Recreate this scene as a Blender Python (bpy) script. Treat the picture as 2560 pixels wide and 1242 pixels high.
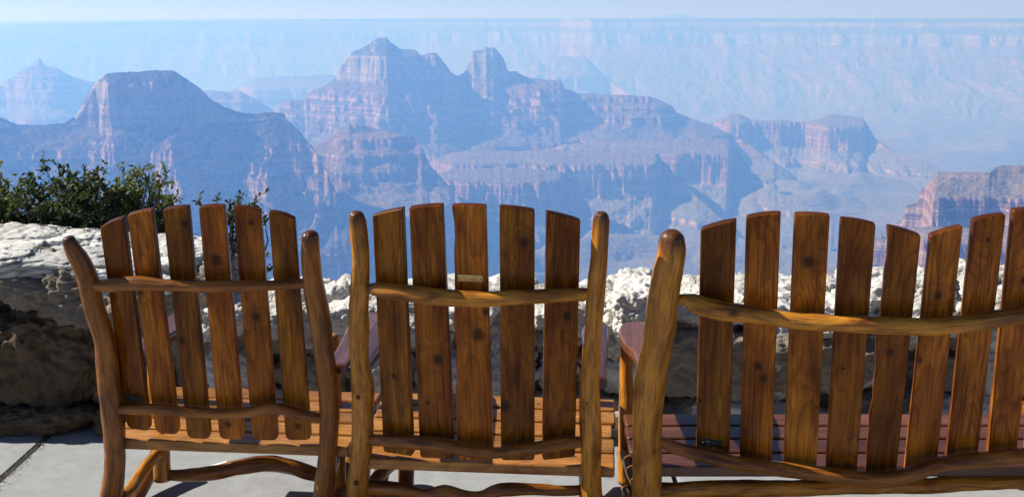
import bpy, bmesh, math, random
import numpy as np
from mathutils import Vector, Matrix

for o in list(bpy.data.objects):
    bpy.data.objects.remove(o, do_unlink=True)
S = bpy.context.scene
COL = S.collection
R = math.radians

# ------------------------------------------------------------------ camera
F = 2700.0; CW, CH = 2560, 1242
PITCH = R(12.04); EYE = 1.6
cam = bpy.data.cameras.new('camera'); camo = bpy.data.objects.new('camera', cam)
COL.objects.link(camo); S.camera = camo
camo.location = (0, 0, EYE); camo.rotation_euler = (math.pi/2 - PITCH, 0, 0)
cam.sensor_width = 36; cam.lens = 36*F/CW
cam.clip_start = 0.05; cam.clip_end = 200000
# ------------------------------------------------------------------ light
SUN_AZ = 81.0      # degrees to the left of the view direction (+Y)
SUN_EL = 38.0
sdir = Vector((-math.sin(R(SUN_AZ))*math.cos(R(SUN_EL)), math.cos(R(SUN_AZ))*math.cos(R(SUN_EL)), math.sin(R(SUN_EL))))
sun = bpy.data.lights.new('sun', 'SUN'); suno = bpy.data.objects.new('sun', sun); COL.objects.link(suno)
sun.energy = 5.0; sun.angle = R(0.53); sun.color = (1.0, 0.965, 0.91)
suno.rotation_euler = sdir.to_track_quat('Z', 'Y').to_euler()
suno.location = (-10, 5, 20)
W = bpy.data.worlds.new('World'); S.world = W; W.use_nodes = True
wn = W.node_tree.nodes; wn.clear()
sky = wn.new('ShaderNodeTexSky'); sky.sky_type = 'NISHITA'; sky.sun_disc = False
sky.sun_elevation = R(SUN_EL); sky.sun_rotation = R(-SUN_AZ); sky.altitude = 2400
sky.air_density = 0.8; sky.dust_density = 0.5; sky.ozone_density = 1.5
bg = wn.new('ShaderNodeBackground'); bg.inputs[1].default_value = 0.05
wo = wn.new('ShaderNodeOutputWorld')
W.node_tree.links.new(sky.outputs[0], bg.inputs[0]); W.node_tree.links.new(bg.outputs[0], wo.inputs[0])
S.view_settings.view_transform = 'Standard'; S.view_settings.look = 'None'
S.view_settings.exposure = 0.74; S.view_settings.gamma = 1.0; S.view_settings.use_curve_mapping = False
S.render.engine = 'CYCLES'
S.cycles.max_bounces = 7; S.cycles.diffuse_bounces = 4; S.cycles.glossy_bounces = 3
S.cycles.transmission_bounces = 3; S.cycles.transparent_max_bounces = 6; S.cycles.volume_bounces = 3
S.cycles.caustics_reflective = False; S.cycles.caustics_refractive = False
S.cycles.sample_clamp_indirect = 6.0
try:
    S.cycles.use_denoising = True; S.cycles.denoiser = 'OPENIMAGEDENOISE'
except Exception:
    pass

HAZE_DENSITY = 2.15e-4
HAZE_COLOR = (0.185, 0.42, 1.0)

# ------------------------------------------------------------------ helpers
CP, SP = math.cos(PITCH), math.sin(PITCH)
CAM = Vector((0, 0, EYE))
def ray(px, py):
    xc = (px-CW/2)/F; yc = (CH/2-py)/F
    return Vector((xc, CP+yc*SP, -SP+yc*CP))
def at(px, py, Y):
    d = ray(px, py); return CAM + d*(Y/d.y)
def at_z(px, py, z):
    d = ray(px, py); return CAM + d*((z-EYE)/d.z)
def at_plane(px, py, p0, n):
    d = ray(px, py); return CAM + d*((p0-CAM).dot(n)/d.dot(n))
def axial(p):
    return (p-CAM).dot(Vector((0, CP, -SP)))

_rng = np.random.RandomState(7)
_perm = _rng.permutation(256).astype(np.int64); _perm = np.concatenate([_perm, _perm, _perm])
_g3 = _rng.normal(size=(256, 3)); _g3 /= np.linalg.norm(_g3, axis=1)[:, None]
def perlin3(x, y, z):
    xi = np.floor(x).astype(np.int64); yi = np.floor(y).astype(np.int64); zi = np.floor(z).astype(np.int64)
    xf, yf, zf = x-xi, y-yi, z-zi
    xi &= 255; yi &= 255; zi &= 255
    u = xf*xf*xf*(xf*(xf*6-15)+10); v = yf*yf*yf*(yf*(yf*6-15)+10); w = zf*zf*zf*(zf*(zf*6-15)+10)
    def g(a, b, c):
        h = _perm[_perm[_perm[(xi+a) & 255]+((yi+b) & 255)]+((zi+c) & 255)]
        q = _g3[h]
        return q[..., 0]*(xf-a)+q[..., 1]*(yf-b)+q[..., 2]*(zf-c)
    x00 = g(0,0,0)*(1-u)+g(1,0,0)*u; x10 = g(0,1,0)*(1-u)+g(1,1,0)*u
    x01 = g(0,0,1)*(1-u)+g(1,0,1)*u; x11 = g(0,1,1)*(1-u)+g(1,1,1)*u
    return ((x00*(1-v)+x10*v)*(1-w)+(x01*(1-v)+x11*v)*w)*1.5
def fbm3(x, y, z, octv=4, gain=0.5):
    s = 0; a = 1; f = 1
    for i in range(octv):
        s = s + a*perlin3(x*f+i*17.3, y*f+i*9.1, z*f+i*31.7); a *= gain; f *= 2.03
    return s
def perlin2(x, y):
    xi = np.floor(x).astype(np.int64); yi = np.floor(y).astype(np.int64)
    xf, yf = x-xi, y-yi
    u = xf*xf*xf*(xf*(xf*6-15)+10); v = yf*yf*yf*(yf*(yf*6-15)+10)
    def g(a, b):
        h = _perm[_perm[(xi+a) & 255]+((yi+b) & 255)]
        an = h*(2*math.pi/256)
        return np.cos(an)*(xf-a)+np.sin(an)*(yf-b)
    return (g(0,0)*(1-u)+g(1,0)*u)*(1-v)+(g(0,1)*(1-u)+g(1,1)*u)*v
def fbm2(x, y, octv=5, gain=0.5):
    s = 0; a = 1; f = 1
    for i in range(octv):
        s = s + a*perlin2(x*f+i*13.7, y*f+i*7.3)*1.4; a *= gain; f *= 2.07
    return s
def ridged2(x, y, octv=6, gain=0.55):
    s = 0; a = 1; f = 1; tot = 0
    for i in range(octv):
        s = s + a*(1-2*np.abs(perlin2(x*f+i*13.7, y*f+i*7.3)*1.4)); tot += a; a *= gain; f *= 2.07
    return s/tot

def tag(o, label=None, cat=None, group=None, kind=None):
    if label: o['label'] = label
    if cat: o['category'] = cat
    if group: o['group'] = group
    if kind: o['kind'] = kind
    return o
def empty(name, loc):
    o = bpy.data.objects.new(name, None); COL.objects.link(o); o.location = loc; o.empty_display_size = 0.1
    return o
def add_mesh(name, verts, faces, mat, parent=None, smooth=False, lc=None, endg=None, base=None):
    """verts in world space; when parented they are stored relative to the parent's origin"""
    v = np.asarray(verts, dtype=np.float64)
    off = np.zeros(3)
    if parent is not None:
        b = parent
        while b is not None:
            off = off + np.array(b.location); b = b.parent
    elif base is not None:
        off = np.array(base)
    v = v-off
    me = bpy.data.meshes.new(name)
    if isinstance(faces, np.ndarray) and faces.ndim == 2:
        n, k = faces.shape
        me.vertices.add(len(v)); me.vertices.foreach_set('co', v.astype(np.float32).ravel())
        me.loops.add(n*k); me.loops.foreach_set('vertex_index', faces.astype(np.int32).ravel())
        me.polygons.add(n); me.polygons.foreach_set('loop_start', np.arange(0, n*k, k, dtype=np.int32))
        me.update(calc_edges=True)
    else:
        me.from_pydata([tuple(q) for q in v], [], [tuple(int(i) for i in f) for f in faces])
    if smooth:
        me.polygons.foreach_set('use_smooth', np.ones(len(me.polygons), dtype=bool))
    if lc is not None:
        at_ = me.attributes.new('lc', 'FLOAT_VECTOR', 'POINT'); at_.data.foreach_set('vector', np.asarray(lc, dtype=np.float32).ravel())
    if endg is not None:
        at_ = me.attributes.new('endg', 'FLOAT', 'POINT'); at_.data.foreach_set('value', np.asarray(endg, dtype=np.float32).ravel())
    me.update()
    o = bpy.data.objects.new(name, me); COL.objects.link(o)
    if parent is not None: o.parent = parent
    elif base is not None: o.location = base
    if mat: me.materials.append(mat)
    return o
def join_geo(parts):
    V = []; Fc = []; n = 0
    for v, f in parts:
        V.append(np.asarray(v, dtype=float)); Fc.append(np.asarray(f)+n); n += len(v)
    return np.concatenate(V), np.concatenate(Fc)

# ------------------------------------------------------------------ node helper
class NT:
    def __init__(s, name):
        s.m = bpy.data.materials.new(name); s.m.use_nodes = True
        s.t = s.m.node_tree; s.t.nodes.clear()
        s.out = s.t.nodes.new('ShaderNodeOutputMaterial')
    def n(s, typ, **kw):
        nd = s.t.nodes.new(typ)
        for k, v in kw.items():
            if k.startswith('i_'):
                key = k[2:]; key = int(key) if key.isdigit() else key.replace('_', ' ')
                s.set(nd.inputs[key], v)
            else: setattr(nd, k, v)
        return nd
    def set(s, sock, v):
        if isinstance(v, bpy.types.NodeSocket): s.t.links.new(v, sock)
        else: sock.default_value = v
    def math(s, op, a, b=0.0, c=None, clamp=False):
        nd = s.n('ShaderNodeMath', operation=op, use_clamp=clamp); s.set(nd.inputs[0], a); s.set(nd.inputs[1], b)
        if c is not None: s.set(nd.inputs[2], c)
        return nd.outputs[0]
    def vmath(s, op, a, b=(0,0,0)):
        nd = s.n('ShaderNodeVectorMath', operation=op); s.set(nd.inputs[0], a)
        if op == 'SCALE': s.set(nd.inputs[3], b)
        else: s.set(nd.inputs[1], b)
        return nd.outputs['Value'] if op in ('LENGTH', 'DOT_PRODUCT', 'DISTANCE') else nd.outputs[0]
    def noise(s, vec, scale, detail=4, rough=0.55, dist=0.0):
        nd = s.n('ShaderNodeTexNoise'); s.set(nd.inputs['Vector'], vec); s.set(nd.inputs['Scale'], scale)
        nd.inputs['Detail'].default_value = detail; nd.inputs['Roughness'].default_value = rough; nd.inputs['Distortion'].default_value = dist
        return nd.outputs['Fac']
    def ramp(s, fac, stops):
        nd = s.n('ShaderNodeValToRGB'); s.set(nd.inputs[0], fac); e = nd.color_ramp.elements
        while len(e) < len(stops): e.new(0.5)
        for i, (p, c) in enumerate(stops):
            e[i].position = p
            if not hasattr(c, '__len__'): c = (c, c, c)
            e[i].color = (*c, 1)
        return nd.outputs[0]
    def mix(s, fac, a, b, mode='MIX'):
        nd = s.n('ShaderNodeMix', data_type='RGBA', blend_type=mode); s.set(nd.inputs['Factor'], fac)
        for sock, v in ((nd.inputs[6], a), (nd.inputs[7], b)):
            if isinstance(v, tuple) and len(v) == 3: v = (*v, 1)
            s.set(sock, v)
        return nd.outputs[2]
    def smooth(s, v, a, b, lo=0.0, hi=1.0):
        nd = s.n('ShaderNodeMapRange', interpolation_type='SMOOTHSTEP'); s.set(nd.inputs[0], v); s.set(nd.inputs[1], a); s.set(nd.inputs[2], b); s.set(nd.inputs[3], lo); s.set(nd.inputs[4], hi)
        return nd.outputs[0]
    def bump(s, h, strength=0.3, dist=0.01, normal=None):
        nd = s.n('ShaderNodeBump'); s.set(nd.inputs['Height'], h); nd.inputs['Strength'].default_value = strength; nd.inputs['Distance'].default_value = dist
        if normal is not None: s.set(nd.inputs['Normal'], normal)
        return nd.outputs[0]
    def bsdf(s, color, rough=0.8, normal=None, **kw):
        p = s.n('ShaderNodeBsdfPrincipled')
        if isinstance(color, tuple) and len(color) == 3: color = (*color, 1)
        s.set(p.inputs['Base Color'], color); s.set(p.inputs['Roughness'], rough)
        if normal is not None: s.set(p.inputs['Normal'], normal)
        for k, v in kw.items(): s.set(p.inputs[k.replace('_', ' ')], v)
        s.t.links.new(p.outputs[0], s.out.inputs[0]); return s.m

def attr(t, name, typ='GEOMETRY'):
    return t.n('ShaderNodeAttribute', attribute_type=typ, attribute_name=name)
def wood_board(name, amber, mid, dark, spec=.16, coat=.03):
    t = NT(name)
    lc = attr(t, 'lc').outputs['Vector']
    rnd = t.n('ShaderNodeObjectInfo').outputs['Random']
    sep = t.n('ShaderNodeSeparateXYZ'); t.set(sep.inputs[0], lc)
    a, b, s_ = sep.outputs
    rv = t.vmath('SCALE', (37.1, 11.3, 23.7), rnd)
    # knots: (across, along, radius) handed over as object properties
    bumpk = None; core = None
    for kn in ('knot', 'knotb'):
        k = attr(t, kn, 'OBJECT').outputs['Vector']
        ks = t.n('ShaderNodeSeparateXYZ'); t.set(ks.inputs[0], k)
        rad = t.math('MAXIMUM', ks.outputs[2], 0.0005)
        da = t.math('DIVIDE', t.math('SUBTRACT', a, ks.outputs[0]), rad)
        ds = t.math('DIVIDE', t.math('SUBTRACT', s_, ks.outputs[1]), t.math('MULTIPLY', rad, 1.25))
        r2 = t.math('ADD', t.math('MULTIPLY', da, da), t.math('MULTIPLY', ds, ds))
        g = t.math('EXPONENT', t.math('MULTIPLY', r2, -0.28))
        c = t.math('EXPONENT', t.math('MULTIPLY', t.math('MULTIPLY', r2, r2), -1.2))
        bumpk = g if bumpk is None else t.math('ADD', bumpk, g)
        core = c if core is None else t.math('ADD', core, c)
    comb = t.n('ShaderNodeCombineXYZ')
    t.set(comb.inputs[0], t.math('MULTIPLY', a, 9.0)); t.set(comb.inputs[1], t.math('MULTIPLY', b, 4.0)); t.set(comb.inputs[2], t.math('MULTIPLY', s_, 1.7))
    p1 = t.vmath('ADD', comb.outputs[0], rv)
    low = t.noise(p1, 1.0, 2.5, 0.45, 0.25)
    field = t.math('ADD', t.math('MULTIPLY', low, 17.0), t.math('MULTIPLY', bumpk, 4.0))
    band = t.math('FRACT', field)
    ring = t.ramp(band, [(0.0, 0.0), (0.5, 0.25), (0.82, 0.8), (0.93, 1.0), (1.0, 0.0)])
    comb2 = t.n('ShaderNodeCombineXYZ')
    t.set(comb2.inputs[0], t.math('MULTIPLY', a, 170.0)); t.set(comb2.inputs[1], t.math('MULTIPLY', b, 120.0)); t.set(comb2.inputs[2], t.math('MULTIPLY', s_, 5.0))
    fine = t.noise(t.vmath('ADD', comb2.outputs[0], rv), 1.0, 4, 0.6)
    comb3 = t.n('ShaderNodeCombineXYZ')
    t.set(comb3.inputs[0], t.math('MULTIPLY', a, 14.0)); t.set(comb3.inputs[1], t.math('MULTIPLY', b, 10.0)); t.set(comb3.inputs[2], t.math('MULTIPLY', s_, 3.2))
    blot = t.noise(t.vmath('ADD', comb3.outputs[0], rv), 1.0, 3, 0.6, 0.4)
    base = t.mix(t.smooth(blot, 0.34, 0.60), amber, mid)
    base = t.mix(t.math('MULTIPLY', ring, 0.42), base, dark)
    base = t.mix(t.smooth(fine, 0.44, 0.70, 0, 0.6), base, dark)
    base = t.mix(t.smooth(blot, 0.56, 0.76, 0, 0.75), base, dark)
    base = t.mix(t.math('MULTIPLY', core, 0.85, clamp=True), base, (0.018, 0.008, 0.004))
    base = t.mix(t.math('MULTIPLY', bumpk, 0.25, clamp=True), base, dark)
    base = t.mix(t.math('MULTIPLY', attr(t, 'endg').outputs['Fac'], 0.85), base, (0.045, 0.014, 0.007))
    val = t.smooth(rnd, 0, 1, 0.68, 1.22)
    hs = t.n('ShaderNodeHueSaturation'); t.set(hs.inputs['Color'], base); t.set(hs.inputs['Value'], val)
    t.set(hs.inputs['Hue'], t.smooth(t.math('FRACT', t.math('MULTIPLY', rnd, 7.3)), 0, 1, 0.495, 0.503))
    h = t.math('ADD', t.math('MULTIPLY', ring, 0.4), t.math('ADD', fine, t.math('MULTIPLY', blot, 1.5)))
    nrm = t.bump(h, 0.22, 0.0015)
    rough = t.smooth(blot, 0.3, 0.8, 0.20, 0.42)
    return t.bsdf(hs.outputs[0], rough, nrm, Coat_Weight=coat, Coat_Roughness=0.1, IOR=1.45, Specular_IOR_Level=spec)
def wood_log(name, amber, mid, dark):
    t = NT(name)
    lc = attr(t, 'lc').outputs['Vector']
    e = attr(t, 'endg').outputs['Fac']
    rnd = t.n('ShaderNodeObjectInfo').outputs['Random']
    rv = t.vmath('SCALE', (37.1, 11.3, 23.7), rnd)
    str1 = t.vmath('ADD', t.vmath('MULTIPLY', lc, (55, 55, 6)), rv)
    g1 = t.noise(str1, 1.0, 5, 0.65, 0.3)
    bl = t.noise(t.vmath('ADD', t.vmath('MULTIPLY', lc, (16, 16, 5)), rv), 1.0, 4, 0.62, 0.6)
    sp = t.n('ShaderNodeTexVoronoi', feature='F1'); t.set(sp.inputs['Vector'], t.vmath('ADD', t.vmath('MULTIPLY', lc, (11, 11, 8)), rv)); sp.inputs['Scale'].default_value = 1.0; sp.inputs['Randomness'].default_value = 1.0
    spot = t.math('MULTIPLY', t.smooth(sp.outputs['Distance'], 0.03, 0.20, 1.0, 0.0), t.math('GREATER_THAN', t.n('ShaderNodeSeparateColor', i_0=sp.outputs['Color']).outputs[0], 0.72))
    base = t.mix(t.smooth(bl, 0.36, 0.64), amber, mid)
    base = t.mix(t.smooth(g1, 0.48, 0.72, 0, 0.6), base, dark)
    base = t.mix(t.smooth(bl, 0.56, 0.72, 0, 0.75), base, dark)
    base = t.mix(t.math('MULTIPLY', spot, 0.9), base, (0.02, 0.01, 0.006))
    g2 = t.noise(t.vmath('ADD', t.vmath('MULTIPLY', lc, (170, 170, 9)), rv), 1.0, 4, 0.6)
    base = t.mix(t.smooth(g2, 0.50, 0.66, 0, 0.6), base, dark)
    base = t.mix(t.math('MULTIPLY', e, 0.85), base, (0.045, 0.014, 0.007))
    h = t.math('ADD', t.math('MULTIPLY', g1, 1.0), t.math('ADD', t.math('MULTIPLY', bl, 2.0), t.math('MULTIPLY', g2, 0.35)))
    h = t.math('ADD', h, t.math('MULTIPLY', spot, -0.8))
    nrm = t.bump(h, 0.55, 0.006)
    return t.bsdf(base, t.smooth(bl, 0.3, 0.7, 0.24, 0.42), nrm, Coat_Weight=0.22, Coat_Roughness=0.07, IOR=1.45, Specular_IOR_Level=0.25)

M_SLAT = wood_board('varnished_board', (0.47, 0.160, 0.014), (0.245, 0.070, 0.007), (0.035, 0.009, 0.0025))
M_SEAT = wood_board('varnished_seat_board', (0.44, 0.205, 0.042), (0.32, 0.132, 0.026), (0.10, 0.034, 0.009), spec=.4, coat=.1)
M_SEATR = wood_board('red_varnished_seat_board', (0.17, 0.060, 0.022), (0.11, 0.036, 0.014), (0.05, 0.015, 0.006), spec=.5, coat=.3)
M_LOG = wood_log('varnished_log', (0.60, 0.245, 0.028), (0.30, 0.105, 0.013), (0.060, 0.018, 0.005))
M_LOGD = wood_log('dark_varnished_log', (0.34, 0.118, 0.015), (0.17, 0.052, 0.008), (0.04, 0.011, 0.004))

def stone_mat(name, c1, c2, c3, pit=1.0, sc=1.0, fiss=0.0, bmp=0.65):
    t = NT(name)
    p = t.n('ShaderNodeTexCoord').outputs['Object']
    rnd = t.n('ShaderNodeObjectInfo').outputs['Random']
    rv = t.vmath('SCALE', (13.1, 5.3, 9.7), rnd)
    q = t.vmath('ADD', p, rv)
    big = t.noise(q, 4.5*sc, 5, 0.6, 0.3)
    med = t.noise(q, 22*sc, 6, 0.68)
    fin = t.noise(q, 120*sc, 4, 0.7)
    vor = t.n('ShaderNodeTexVoronoi', feature='F1'); t.set(vor.inputs['Vector'], t.vmath('ADD', q, t.vmath('SCALE', (0.02, 0.02, 0.02), med))); vor.inputs['Scale'].default_value = 38*sc
    pits = t.smooth(vor.outputs['Distance'], 0.12, 0.42, 1.0, 0.0)
    pits = t.math('MULTIPLY', pits, t.smooth(big, 0.42, 0.58))
    col = t.mix(t.smooth(big, 0.35, 0.65), c1, c2)
    col = t.mix(t.smooth(med, 0.5, 0.72, 0, 0.6), col, c3)
    lay = t.noise(t.vmath('MULTIPLY', q, (3.0, 3.0, 38.0)), 1.0, 3, 0.6, 0.8)
    cr = t.n('ShaderNodeTexVoronoi', feature='DISTANCE_TO_EDGE')
    t.set(cr.inputs['Vector'], t.vmath('ADD', t.vmath('MULTIPLY', q, (1.0, 2.6, 3.0)), t.vmath('SCALE', (0.28, 0.28, 0.28), t.noise(q, 7, 4, 0.6)))); cr.inputs['Scale'].default_value = 3.6
    crack = t.smooth(cr.outputs[0], 0.0, 0.02, 1.0, 0.0)
    crack = t.math('MULTIPLY', crack, fiss)
    col = t.mix(t.math('MULTIPLY', crack, 0.6), col, (0.06, 0.05, 0.04))
    val = t.smooth(rnd, 0, 1, 0.85, 1.12)
    hs = t.n('ShaderNodeHueSaturation'); t.set(hs.inputs['Color'], col); t.set(hs.inputs['Value'], val)
    h = t.math('ADD', t.math('MULTIPLY', big, 1.6), t.math('ADD', t.math('MULTIPLY', med, 1.1), t.math('MULTIPLY', fin, 0.22)))
    h = t.math('SUBTRACT', h, t.math('MULTIPLY', pits, 0.65*pit))
    h = t.math('ADD', h, t.math('MULTIPLY', lay, 0.6*fiss+0.1))
    h = t.math('SUBTRACT', h, t.math('MULTIPLY', crack, 0.8))
    return t.bsdf(hs.outputs[0], 0.93, t.bump(h, bmp, 0.03), Specular_IOR_Level=0.2)
M_LIME = stone_mat('pale_limestone', (0.62, 0.595, 0.54), (0.52, 0.49, 0.44), (0.36, 0.33, 0.29), 1.0)
M_SLAB = stone_mat('fissured_limestone', (0.58, 0.57, 0.53), (0.47, 0.455, 0.42), (0.33, 0.31, 0.28), 0.15, 0.7, 1.0, 0.45)
M_BROWN = stone_mat('brown_stained_stone', (0.15, 0.108, 0.066), (0.085, 0.062, 0.04), (0.035, 0.027, 0.02), 0.6, 0.7)
M_TAN = stone_mat('tan_sandstone', (0.25, 0.21, 0.16), (0.19, 0.155, 0.115), (0.11, 0.09, 0.065), 0.3, 0.8)
M_MORTAR = stone_mat('old_mortar', (0.26, 0.245, 0.22), (0.20, 0.19, 0.165), (0.13, 0.12, 0.105), 1.0, 1.6)

# ------------------------------------------------------------------ air
def box_geo(x0, x1, y0, y1, z0, z1):
    v = [(x, y, z) for z in (z0, z1) for y in (y0, y1) for x in (x0, x1)]
    f = [(0,2,3,1), (4,5,7,6), (0,1,5,4), (2,6,7,3), (0,4,6,2), (1,3,7,5)]
    return v, f
v, f = box_geo(-60000, 60000, -3000, 62000, -1700, 175)
hz = add_mesh('haze', v, f, None); hz.display_type = 'WIRE'
tag(hz, 'thin blue haze filling the canyon air', kind='stuff')
hm = bpy.data.materials.new('haze_air'); hm.use_nodes = True; hn = hm.node_tree.nodes; hn.clear()
pv = hn.new('ShaderNodeVolumePrincipled'); pv.inputs['Density'].default_value = HAZE_DENSITY
pv.inputs['Color'].default_value = (*HAZE_COLOR, 1); pv.inputs['Absorption Color'].default_value = (0.83, 0.78, 1, 1)
pv.inputs['Anisotropy'].default_value = 0.25
ho = hn.new('ShaderNodeOutputMaterial'); hm.node_tree.links.new(pv.outputs[0], ho.inputs['Volume'])
hz.data.materials.append(hm)

# ------------------------------------------------------------------ canyon
BEDS = [(0, -55, 1.0), (-55, -120, 6), (-120, -235, 0.9), (-235, -385, 6.5), (-385, -465, 0.85),
        (-465, -492, 5), (-492, -520, .75), (-520, -552, 5), (-552, -580, .7), (-580, -606, 5), (-606, -640, .7),
        (-640, -672, 5), (-672, -715, .7), (-715, -757, 0.35), (-757, -915, 7), (-915, -1010, 0.75), (-1010, -1035, 3),
        (-1035, -1110, 0.35), (-1110, -1170, 2.2), (-1170, -1600, 0.8)]
_z = [0.0]; _r = [0.0]
for z0, z1, fac in BEDS:
    _z.append(z1); _r.append(_r[-1] + (z1-z0)/fac)
_z = np.array(_z); _r = np.array(_r)
def terr(raw):      # raw -> terraced height
    return np.interp(-raw, -_r, _z) + np.maximum(raw, 0)
def iterr(z):
    return np.interp(-z, -_z, _r) + np.maximum(z, 0)

def rock_mat():
    t = NT('canyon_rock')
    geo = t.n('ShaderNodeNewGeometry')
    P = geo.outputs['Position']
    zo = attr(t, 'bed_shift', 'OBJECT').outputs['Fac']
    sp = t.n('ShaderNodeSeparateXYZ'); t.set(sp.inputs[0], P)
    wob = t.noise(P, 0.0013, 3, 0.5)
    z = t.math('SUBTRACT', sp.outputs[2], zo)
    z = t.math('ADD', z, t.math('MULTIPLY', t.math('SUBTRACT', wob, 0.5), 40))
    zn = t.math('DIVIDE', t.math('ADD', z, 1400), 1400)
    def q(zz): return (zz+1400)/1400.0
    pale = (0.34, 0.30, 0.245); red = (0.30, 0.16, 0.11); red2 = (0.35, 0.205, 0.15); dred = (0.20, 0.12, 0.085); tan = (0.36, 0.28, 0.20); dk = (0.15, 0.11, 0.09)
    cliff = t.ramp(zn, [(0.0, dk), (q(-1130), dk), (q(-1040), tan), (q(-925), (0.33, 0.21, 0.14)), (q(-905), red2), (q(-760), red),
                        (q(-640), dred), (q(-560), red2), (q(-470), red), (q(-392), red), (q(-378), pale), (q(-240), pale), (q(-200), tan), (q(-110), pale), (1.0, (0.4, 0.36, 0.3))])
    slope = t.ramp(zn, [(0.0, (0.17, 0.14, 0.11)), (q(-1120), (0.20, 0.19, 0.14)), (q(-930), (0.19, 0.18, 0.13)), (q(-750), (0.20, 0.16, 0.105)), (q(-600), (0.24, 0.155, 0.105)), (q(-420), (0.25, 0.155, 0.10)), (q(-300), (0.17, 0.16, 0.10)), (1.0, (0.075, 0.09, 0.05))])
    nz = t.n('ShaderNodeSeparateXYZ'); t.set(nz.inputs[0], geo.outputs['Normal'])
    stv = t.noise(t.vmath('MULTIPLY', P, (0.03, 0.03, 0.0025)), 1.0, 5, 0.6)
    lay = t.noise(t.vmath('MULTIPLY', P, (0.0008, 0.0008, 0.055)), 1.0, 5, 0.65)
    spk = t.noise(P, 0.045, 5, 0.75)
    sl = t.math('ADD', nz.outputs[2], t.math('MULTIPLY', t.math('SUBTRACT', spk, 0.5), 0.22))
    cliff = t.mix(t.smooth(stv, 0.42, 0.60, 0, 0.7), cliff, (0.09, 0.055, 0.042))
    cliff = t.mix(t.smooth(lay, 0.48, 0.58, 0, 0.6), cliff, (0.46, 0.32, 0.24))
    veg = t.smooth(spk, 0.46, 0.62)
    fo = attr(t, 'forest', 'OBJECT').outputs['Fac']
    big = t.noise(P, 0.004, 4, 0.6)
    slope = t.mix(t.math('MULTIPLY', veg, 0.4), slope, (0.055, 0.07, 0.038))
    slope = t.mix(t.smooth(lay, 0.50, 0.60, 0, 0.45), slope, (0.30, 0.20, 0.14))
    cover = t.math('MULTIPLY', t.smooth(t.math('ADD', t.math('MULTIPLY', big, 0.6), t.math('MULTIPLY', spk, 0.4)), 0.62, 0.40), t.math('MULTIPLY', t.smooth(z, -900, -640), 1.0))
    slope = t.mix(t.math('MULTIPLY', t.math('ADD', t.math('MULTIPLY', cover, 0.55), 0.45), t.math('MULTIPLY', fo, t.smooth(z, -1000, -700)), clamp=True), slope, (0.016, 0.022, 0.013))
    c = t.mix(t.smooth(sl, 0.60, 0.80), cliff, slope)
    h = t.math('ADD', t.math('MULTIPLY', lay, 14.0), t.math('ADD', t.math('MULTIPLY', stv, 12.0), t.math('MULTIPLY', spk, 7.0)))
    return t.bsdf(c, 0.95, t.bump(h, 1.0, 1.5), Specular_IOR_Level=0.05)
M_ROCK = rock_mat()

def landform(name, crest, label, slope=0.55, amp=170, sx=620, sy=1300, front=2600, back=500, dx=3.0, dr=8.5, shift=0.0, seed=0, frontfac=None, bot=-1500, ramp=420, fine=1.0, eo=0.35, forest=0.3, soft=None):
    crest = sorted(crest)
    px = np.array([c[0] for c in crest], float); py = np.array([c[1] for c in crest], float); RR = np.array([c[2] for c in crest], float)
    n = int((px[-1]-px[0])/dx)+1
    X = np.linspace(px[0], px[-1], n); Y = np.interp(X, px, py); Rr = np.interp(X, px, RR)
    # small roughness of the skyline
    Y = Y + fbm2(X/26.0+seed*3.1, X*0+seed, 4, 0.6)*1.6*fine + fbm2(X/5.0+seed, X*0+seed*2.2, 2, 0.6)*0.9*fine
    dxv = (X-CW/2)/F; dyv = (CH/2-Y)/F
    wy = CP+dyv*SP; wz = -SP+dyv*CP
    az = np.arctan2(dxv, wy); elev = wz/np.hypot(dxv, wy)
    zc = EYE+Rr*elev
    rawc = iterr(zc-shift)
    d = np.concatenate([-np.arange(dr, back+dr, dr)[::-1], np.arange(0, front+dr, dr)])
    D, A = np.meshgrid(d, az, indexing='ij')
    RC = np.broadcast_to(Rr, D.shape); rr = np.maximum(RC-D, 300.0)
    x = rr*np.sin(A); y = rr*np.cos(A)
    ad = np.abs(D)
    raw = np.broadcast_to(rawc, D.shape) - slope*ad
    g = 1-np.exp(-ad/ramp)
    wx = fbm2(x/900+seed, y/900-seed, 3)*160
    e = ridged2((x+wx)/sx+seed*5.3, (y+wx*.6)/sy+seed*1.7, 7, 0.56)
    e2 = fbm2(x/170+seed, y/170, 4, 0.6)
    raw = raw + amp*g*(e-eo) + 30*g*e2*fine + 7*fine*(1-np.exp(-ad/40))*fbm2(x/50, y/50, 3, .7)
    raw = np.minimum(raw, np.broadcast_to(rawc, D.shape)+2)
    z = terr(raw)+shift
    if soft is not None: z = np.where(z < soft, soft+(raw-iterr(np.array([float(soft-shift)]))[0])*1.15, z)
    z = np.maximum(z, bot)
    R_, C_ = D.shape
    verts = np.stack([x, y, z], -1).reshape(-1, 3)
    idx = np.arange(R_*C_).reshape(R_, C_)
    faces = np.stack([idx[:-1, :-1], idx[1:, :-1], idx[1:, 1:], idx[:-1, 1:]], -1).reshape(-1, 4)
    # drop the part that lies wholly under the canyon floor
    zz = z.reshape(-1); keep = (zz[faces] > bot+1).any(axis=1); faces = faces[keep]
    used = np.unique(faces); remap = -np.ones(len(verts), dtype=np.int64); remap[used] = np.arange(len(used))
    o = add_mesh(name, verts[used], remap[faces], M_ROCK, smooth=False)
    o['bed_shift'] = float(shift); o['forest'] = float(forest)
    tag(o, label, kind='structure')
    return o
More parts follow.
